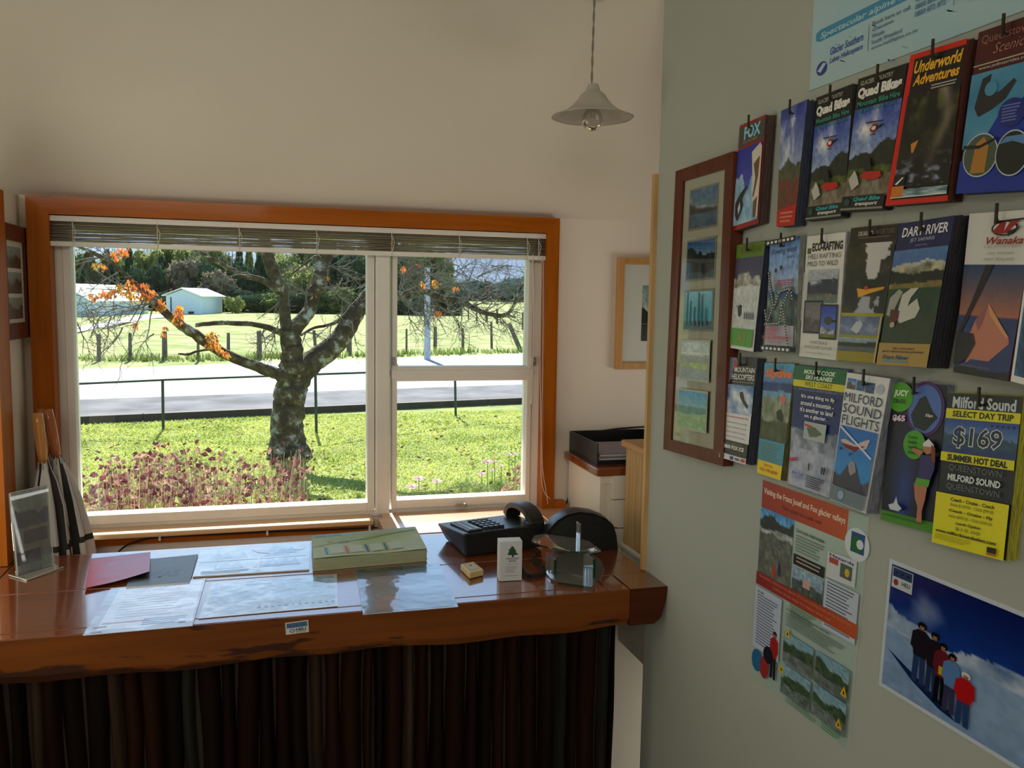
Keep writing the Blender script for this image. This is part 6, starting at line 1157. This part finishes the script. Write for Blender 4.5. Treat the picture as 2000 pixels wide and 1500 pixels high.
for (x, y, dx, dz, L_, c_) in [(300, 590, -1, -.3, 110, 2), (290, 578, -1, -.6, 120, 2), (300, 600, -.9, -.9, 90, 2), (280, 570, -1, -.1, 120, 2), (230, 600, -.8, -.6, 80, 2), (215, 620, -.5, -1, 70, 1), (240, 640, .1, -1, 60, 1), (180, 610, -.6, -.3, 60, 2), (260, 560, -1, .2, 80, 1), (200, 505, -1, -.1, 70, 2), (230, 530, -1, -.4, 80, 1), (300, 650, -.4, -.8, 60, 1), (150, 630, .5, -.5, 60, 1), (210, 500, -.6, .7, 60, 2), (410, 505, -.6, .6, 50, 2), (450, 525, .2, 1, 40, 2), (480, 540, -.8, .4, 50, 1)]: spray(x, y, T0-.6, dx, dz, L_, 3.0, 2, .03, c_)
for (x, y, dx, dz, L_, c_) in [(555, 600, -.3, -1, 60, 2), (548, 590, -.8, -.5, 60, 2), (540, 640, -.4, -1, 60, 3), (520, 640, -.3, -1, 55, 2), (600, 600, -.5, .3, 60, 1), (612, 575, -1, .2, 60, 2), (630, 560, .9, .2, 70, 2), (640, 520, 1, .1, 70, 3), (650, 500, 1, .4, 60, 2), (690, 600, -.2, .8, 60, 2), (668, 620, -.1, .9, 60, 2), (644, 634, -.4, -.8, 50, 2), (690, 630, .6, -.7, 50, 1), (600, 650, .5, -.7, 50, 2), (626, 545, -.8, .5, 60, 2), (590, 530, -.6, .4, 50, 1)]: spray(x, y, T0+.1, dx, dz, L_, 2.6, 2, .02, c_)
for (x, y, dx, dz, L_, c_) in [(779, 575, .6, .7, 90, 3), (800, 570, .7, .6, 90, 3), (816, 567, .3, .9, 80, 3), (840, 572, .7, .6, 100, 3), (866, 583, .8, .5, 110, 3), (897, 587, .7, .6, 110, 3), (923, 600, .8, .5, 100, 3), (946, 611, .9, .3, 90, 3), (981, 616, .8, .3, 60, 3), (1000, 603, .5, .8, 60, 2), (780, 560, .4, .9, 70, 3), (785, 585, .6, -.7, 80, 4), (816, 575, .5, -.8, 80, 3), (840, 580, .5, -.9, 80, 4), (870, 590, .5, -.9, 80, 4), (900, 592, .7, -.7, 90, 4), (930, 605, .8, -.6, 80, 3), (960, 615, .8, -.6, 80, 3), (990, 612, .7, -.6, 60, 3), (800, 620, .4, -.9, 60, 2), (785, 540, .9, .1, 110, 3), (850, 540, .9, .1, 110, 3), (930, 540, .9, .1, 90, 3), (990, 560, .6, .4, 60, 2), (780, 505, .9, -.1, 110, 3), (870, 510, .9, 0, 110, 3), (960, 520, .9, 0, 70, 2)]: spray(x, y, T0+rt_.uniform(-.4, .4), dx, dz, L_, 2.4, 2, .015, c_)
tw.build('twigs', mat('pale_twig', (.17, .15, .13), .85, .25, 3), tree, kind='stuff')
lv = {0: MB(), 1: MB()}
def leafcluster(x, y, rpx, Y, n, wh_):
    for _ in range(n):
        a = rt_.uniform(0, 2*PI); r_ = rpx*math.sqrt(rt_.random()); p_ = AY(x+r_*math.cos(a), y+r_*math.sin(a)*.8, Y+rt_.uniform(-.15, .15)); s_ = rt_.uniform(.045, .075)
        d = Vector((rt_.gauss(0, .5), rt_.gauss(0, .5), -1)).normalized(); w_ = d.orthogonal().normalized(); w_ = (w_*math.cos(a)+d.cross(w_)*math.sin(a)); fo_ = d.cross(w_)*.15*s_
        lv[wh_ if rt_.random() < .8 else 1-wh_].add([p_, p_+d*s_*.4+w_*s_*.26+fo_, p_+d*s_, p_+d*s_*.4-w_*s_*.26+fo_, p_+d*s_*.45], [(0, 1, 4), (1, 2, 4), (2, 3, 4), (3, 0, 4)])
for x, y, r_, n, k in [(182, 578, 8, 14, 0), (205, 573, 11, 24, 0), (222, 570, 10, 20, 1), (240, 562, 14, 36, 1), (258, 554, 14, 46, 0), (282, 560, 12, 36, 0), (262, 576, 16, 44, 1), (285, 578, 12, 32, 0), (297, 572, 9, 22, 0), (315, 590, 9, 26, 0), (318, 600, 9, 22, 1), (306, 597, 7, 14, 0), (347, 607, 10, 30, 0), (346, 622, 11, 34, 0), (352, 598, 6, 14, 0), (415, 655, 12, 36, 1), (418, 672, 12, 40, 1), (410, 668, 9, 20, 0), (428, 680, 8, 18, 0), (443, 690, 6, 14, 0), (226, 498, 10, 26, 0), (240, 488, 12, 26, 0), (187, 515, 7, 16, 1), (200, 518, 7, 14, 1), (262, 632, 5, 8, 0), (318, 651, 5, 8, 0), (322, 638, 4, 6, 0), (788, 523, 7, 14, 0), (817, 517, 6, 12, 0), (850, 553, 9, 24, 1), (893, 562, 5, 8, 0), (857, 611, 7, 16, 0), (826, 554, 8, 16, 1), (640, 540, 6, 6, 1), (612, 578, 6, 6, 1)]:
    leafcluster(x, y, r_, T0-.6 if x < 500 else T0+.1, n, k)
lv[0].build('orange_leaves', leafmat('orange_leaf', (.45, .10, .03), (.78, .24, .05), 6, .55), tree, kind='stuff')
lv[1].build('yellow_leaves', leafmat('yellow_leaf', (.50, .24, .03), (.72, .46, .08), 6, .55), tree, kind='stuff')

# ---- grass blades and fallen leaves on the lawn
r_ = np.random.RandomState(9); n = 60000; Y_ = 3.2+11.8*r_.rand(n)**.9; Xp = r_.uniform(120, 1060, n); X_ = np.array([math.tan(math.radians(15.75)+math.atan((x-1000)/F)) for x in Xp])*Y_
a = r_.uniform(0, 2*PI, n); h = r_.uniform(.015, .04, n); w_ = .004+Y_*.0006; lx = r_.normal(0, .014, n); ly = r_.normal(0, .014, n)
ok_ = Y_ < 15.15+.2*X_-.25; X_, Y_, a, h, w_, lx, ly = [q[ok_] for q in (X_, Y_, a, h, w_, lx, ly)]; n = len(X_); V_ = np.empty((n, 3, 3)); V_[:, 0] = np.stack([X_-w_*np.cos(a), Y_-w_*np.sin(a), np.full(n, g)], 1); V_[:, 1] = np.stack([X_+w_*np.cos(a), Y_+w_*np.sin(a), np.full(n, g)], 1); V_[:, 2] = np.stack([X_+lx, Y_+ly, g+h], 1)
V_ = V_.reshape(-1, 3); me = bpy.data.meshes.new('grass_blades'); me.from_pydata(V_.tolist(), [], np.arange(3*n).reshape(-1, 3).tolist()); me.materials.append(leafmat('grass_blade', (.30, .38, .06), (.56, .60, .15), 1.6, .5, .7))
o = bpy.data.objects.new('grass_blades', me); C.objects.link(o); o['kind'] = 'stuff'; tag(o, 'short mown grass growing on the lawn outside', 'grass')
b = MB()
for _ in range(750):
    Y1 = 4+10.5*rnd.random(); X1 = math.tan(math.radians(15.75)+math.atan((rnd.uniform(140, 1040)-1000)/F))*Y1; s_ = rnd.uniform(.02, .045); a = rnd.uniform(0, 6.3)
    if Y1 > kerby(X1)-.3: continue
    u = Vector((math.cos(a), math.sin(a), rnd.uniform(-.3, .5)))*s_; v = Vector((-math.sin(a), math.cos(a), rnd.uniform(-.2, .5)))*s_*.6; p_ = Vector((X1, Y1, g+.035))
    b.add([p_-u, p_-v, p_+u, p_+v], [(0, 1, 2, 3)])
o = b.build('fallen_leaves', leafmat('fallen_leaf', (.07, .035, .02), (.20, .11, .06), 2, .1, .95), kind='stuff'); tag(o, 'scattered brown fallen leaves on the lawn', 'leaves')
b = MB()
for _ in range(260):
    px, py = rnd.uniform(145, 1030), rnd.uniform(694, 704)
    p_ = AT(px, 704-max(0, px-400)*.028+rnd.uniform(-3, 2)); s_ = rnd.uniform(.10, .25)
    for _ in range(6): a = rnd.uniform(0, 6.3); b.add([p_+Vector((math.cos(a)*.12, math.sin(a)*.1, -.03)), p_+Vector((math.cos(a)*.12+.04, math.sin(a)*.1, -.03)), p_+Vector((math.cos(a)*.2, math.sin(a)*.2, s_))], [(0, 1, 2)])
o = b.build('verge_grass', leafmat('verge_grass_leaf', (.10, .16, .03), (.25, .32, .08), 1, .4), kind='stuff'); tag(o, 'rough grass tufts along the paddock fence line', 'grass')

# ---- reddish shrub under the window, and pink flowers
shl = [leafmat('wine_red_leaf', (.10, .018, .035), (.24, .06, .08), 9, .35), leafmat('rosy_leaf', (.34, .15, .13), (.55, .34, .27), 9, .45), leafmat('green_leaf', (.16, .20, .05), (.40, .40, .16), 9, .5)]
stm = mat('dry_stem', (.46, .34, .22), .8, .3, 10)
def shrub(lab, xs_, ytops, Y, ns, seed, w_=.5):
    rs = random.Random(seed); xc = AY((xs_[0]+xs_[1])/2, 950, Y).x; t = thing('shrub', lab, 'shrub', (xc, Y, g), 'reddish shrubs below the window'); S_ = MB(); Ls = [MB(), MB(), MB()]
    for i in range(ns):
        f_ = rs.random(); px = xs_[0]+(xs_[1]-xs_[0])*f_; top = ytops[0]+(ytops[1]-ytops[0])*f_+rs.uniform(0, 110)*rs.random()**.8; Yi = Y+rs.uniform(-.35, .35); tp = AY(px, top, Yi); bs_ = Vector((xc+(tp.x-xc)*.55+rs.gauss(0, .05), Yi+rs.gauss(0, .05), g))
        mid = (tp+bs_)*.5+Vector((rs.gauss(0, .03), rs.gauss(0, .03), .04)); sp = spline([bs_, mid, tp], 3); S_.tube(sp, [.004, .0035, .003, .0028, .0022, .0018, .0015], 4, cap=False)
        for j in range(rs.randint(4, 10) + (9 if px < 360 else 3)):
            q = rs.random()**.5; p_ = bs_*(1-q)+tp*q+Vector((rs.gauss(0, .035), rs.gauss(0, .03), rs.gauss(0, .03))); 
            if p_.z < .25: continue
            s_ = rs.uniform(.016, .046); a = rs.uniform(0, 6.3); d = Vector((math.cos(a), rs.gauss(0, .6), math.sin(a)*.8+.2)).normalized(); w2 = d.orthogonal().normalized()*s_*.42; f2 = d.cross(w2)*.4
            Ls[0 if rs.random() < .5 else (1 if rs.random() < .75 else 2)].add([p_, p_+d*s_*.5+w2+f2, p_+d*s_, p_+d*s_*.5-w2+f2], [(0, 1, 2), (0, 2, 3)])
    S_.build('stems', stm, t, kind='stuff')
    for k, nm in enumerate(('wine_leaves', 'rosy_leaves', 'green_leaves')): Ls[k].build(nm, shl[k], t, kind='stuff')
shrub('wine-red leafy shrub below the left part of the window', (170, 345), (915, 865), 4.6, 130, 1)
shrub('reddish thin-stemmed shrub below the middle of the left pane', (330, 480), (870, 890), 4.8, 95, 2)
shrub('sparse rosy shrub in front of the tree trunk base', (460, 600), (895, 875), 5.0, 80, 3)
shrub('small orange-brown shrub in the lower right corner of the right pane', (985, 1050), (915, 890), 5.2, 36, 4)
pk = leafmat('cosmos_pink', (.62, .22, .58), (.80, .42, .74), 9, .5); cyl = mat('flower_centre', (.75, .6, .15), .7)
FL = [(805, 951, 13, 'lowest pink flower, left in the right pane'), (818, 935, 12, 'pink flower just above the lowest one at left'), (853, 940, 11, 'pink flower right of the two left ones'), (941, 926, 9, 'small pink flower low in the right-hand bunch'), (952, 903, 12, 'largest pink flower of the right-hand bunch'), (961, 919, 7, 'tiny pink flower under the largest one'), (966, 901, 7, 'small pink flower touching the largest one'), (979, 911, 6, 'faint pink flower at the right of the bunch'), (994, 888, 7, 'upper pink flower of a pair at the right'), (1006, 888, 6, 'right pink flower of the upper pair'), (1021, 905, 7, 'pink flower at the right edge of the pane')]
for x, y, rp, lab in FL:
    Y = 5.0; c_ = AY(x, y, Y); R_ = rp*Y/F; t = thing('cosmos_flower', lab, 'flower', (c_.x, Y, g), 'pink flowers below the right pane')
    for k in range(8):
        a = 2*PI*k/8+.2; e1 = Vector((math.cos(a), math.sin(a)*.9, .22*math.sin(a)+.10)); e2 = Vector((-math.sin(a), math.cos(a), 0)); MB().add([c_, c_+e1*R_*.6+e2*R_*.30, c_+e1*R_+e2*R_*.2, c_+e1*R_*1.02-e2*R_*.12, c_+e1*R_*.6-e2*R_*.30], [(0, 1, 2, 3, 4)]).build('petal', pk, t)
    MB().sphere(c_+Vector((0, 0, .004)), R_*.2, 8, 5).build('centre', cyl, t)
    MB().tube(spline([Vector((c_.x+rnd.uniform(-.05, .05), Y+.03, g)), Vector((c_.x+.01, Y, (g+c_.z)/2)), c_], 4), .003, 4).build('stem', mat('green_stem', (.12, .22, .05), .7), t)
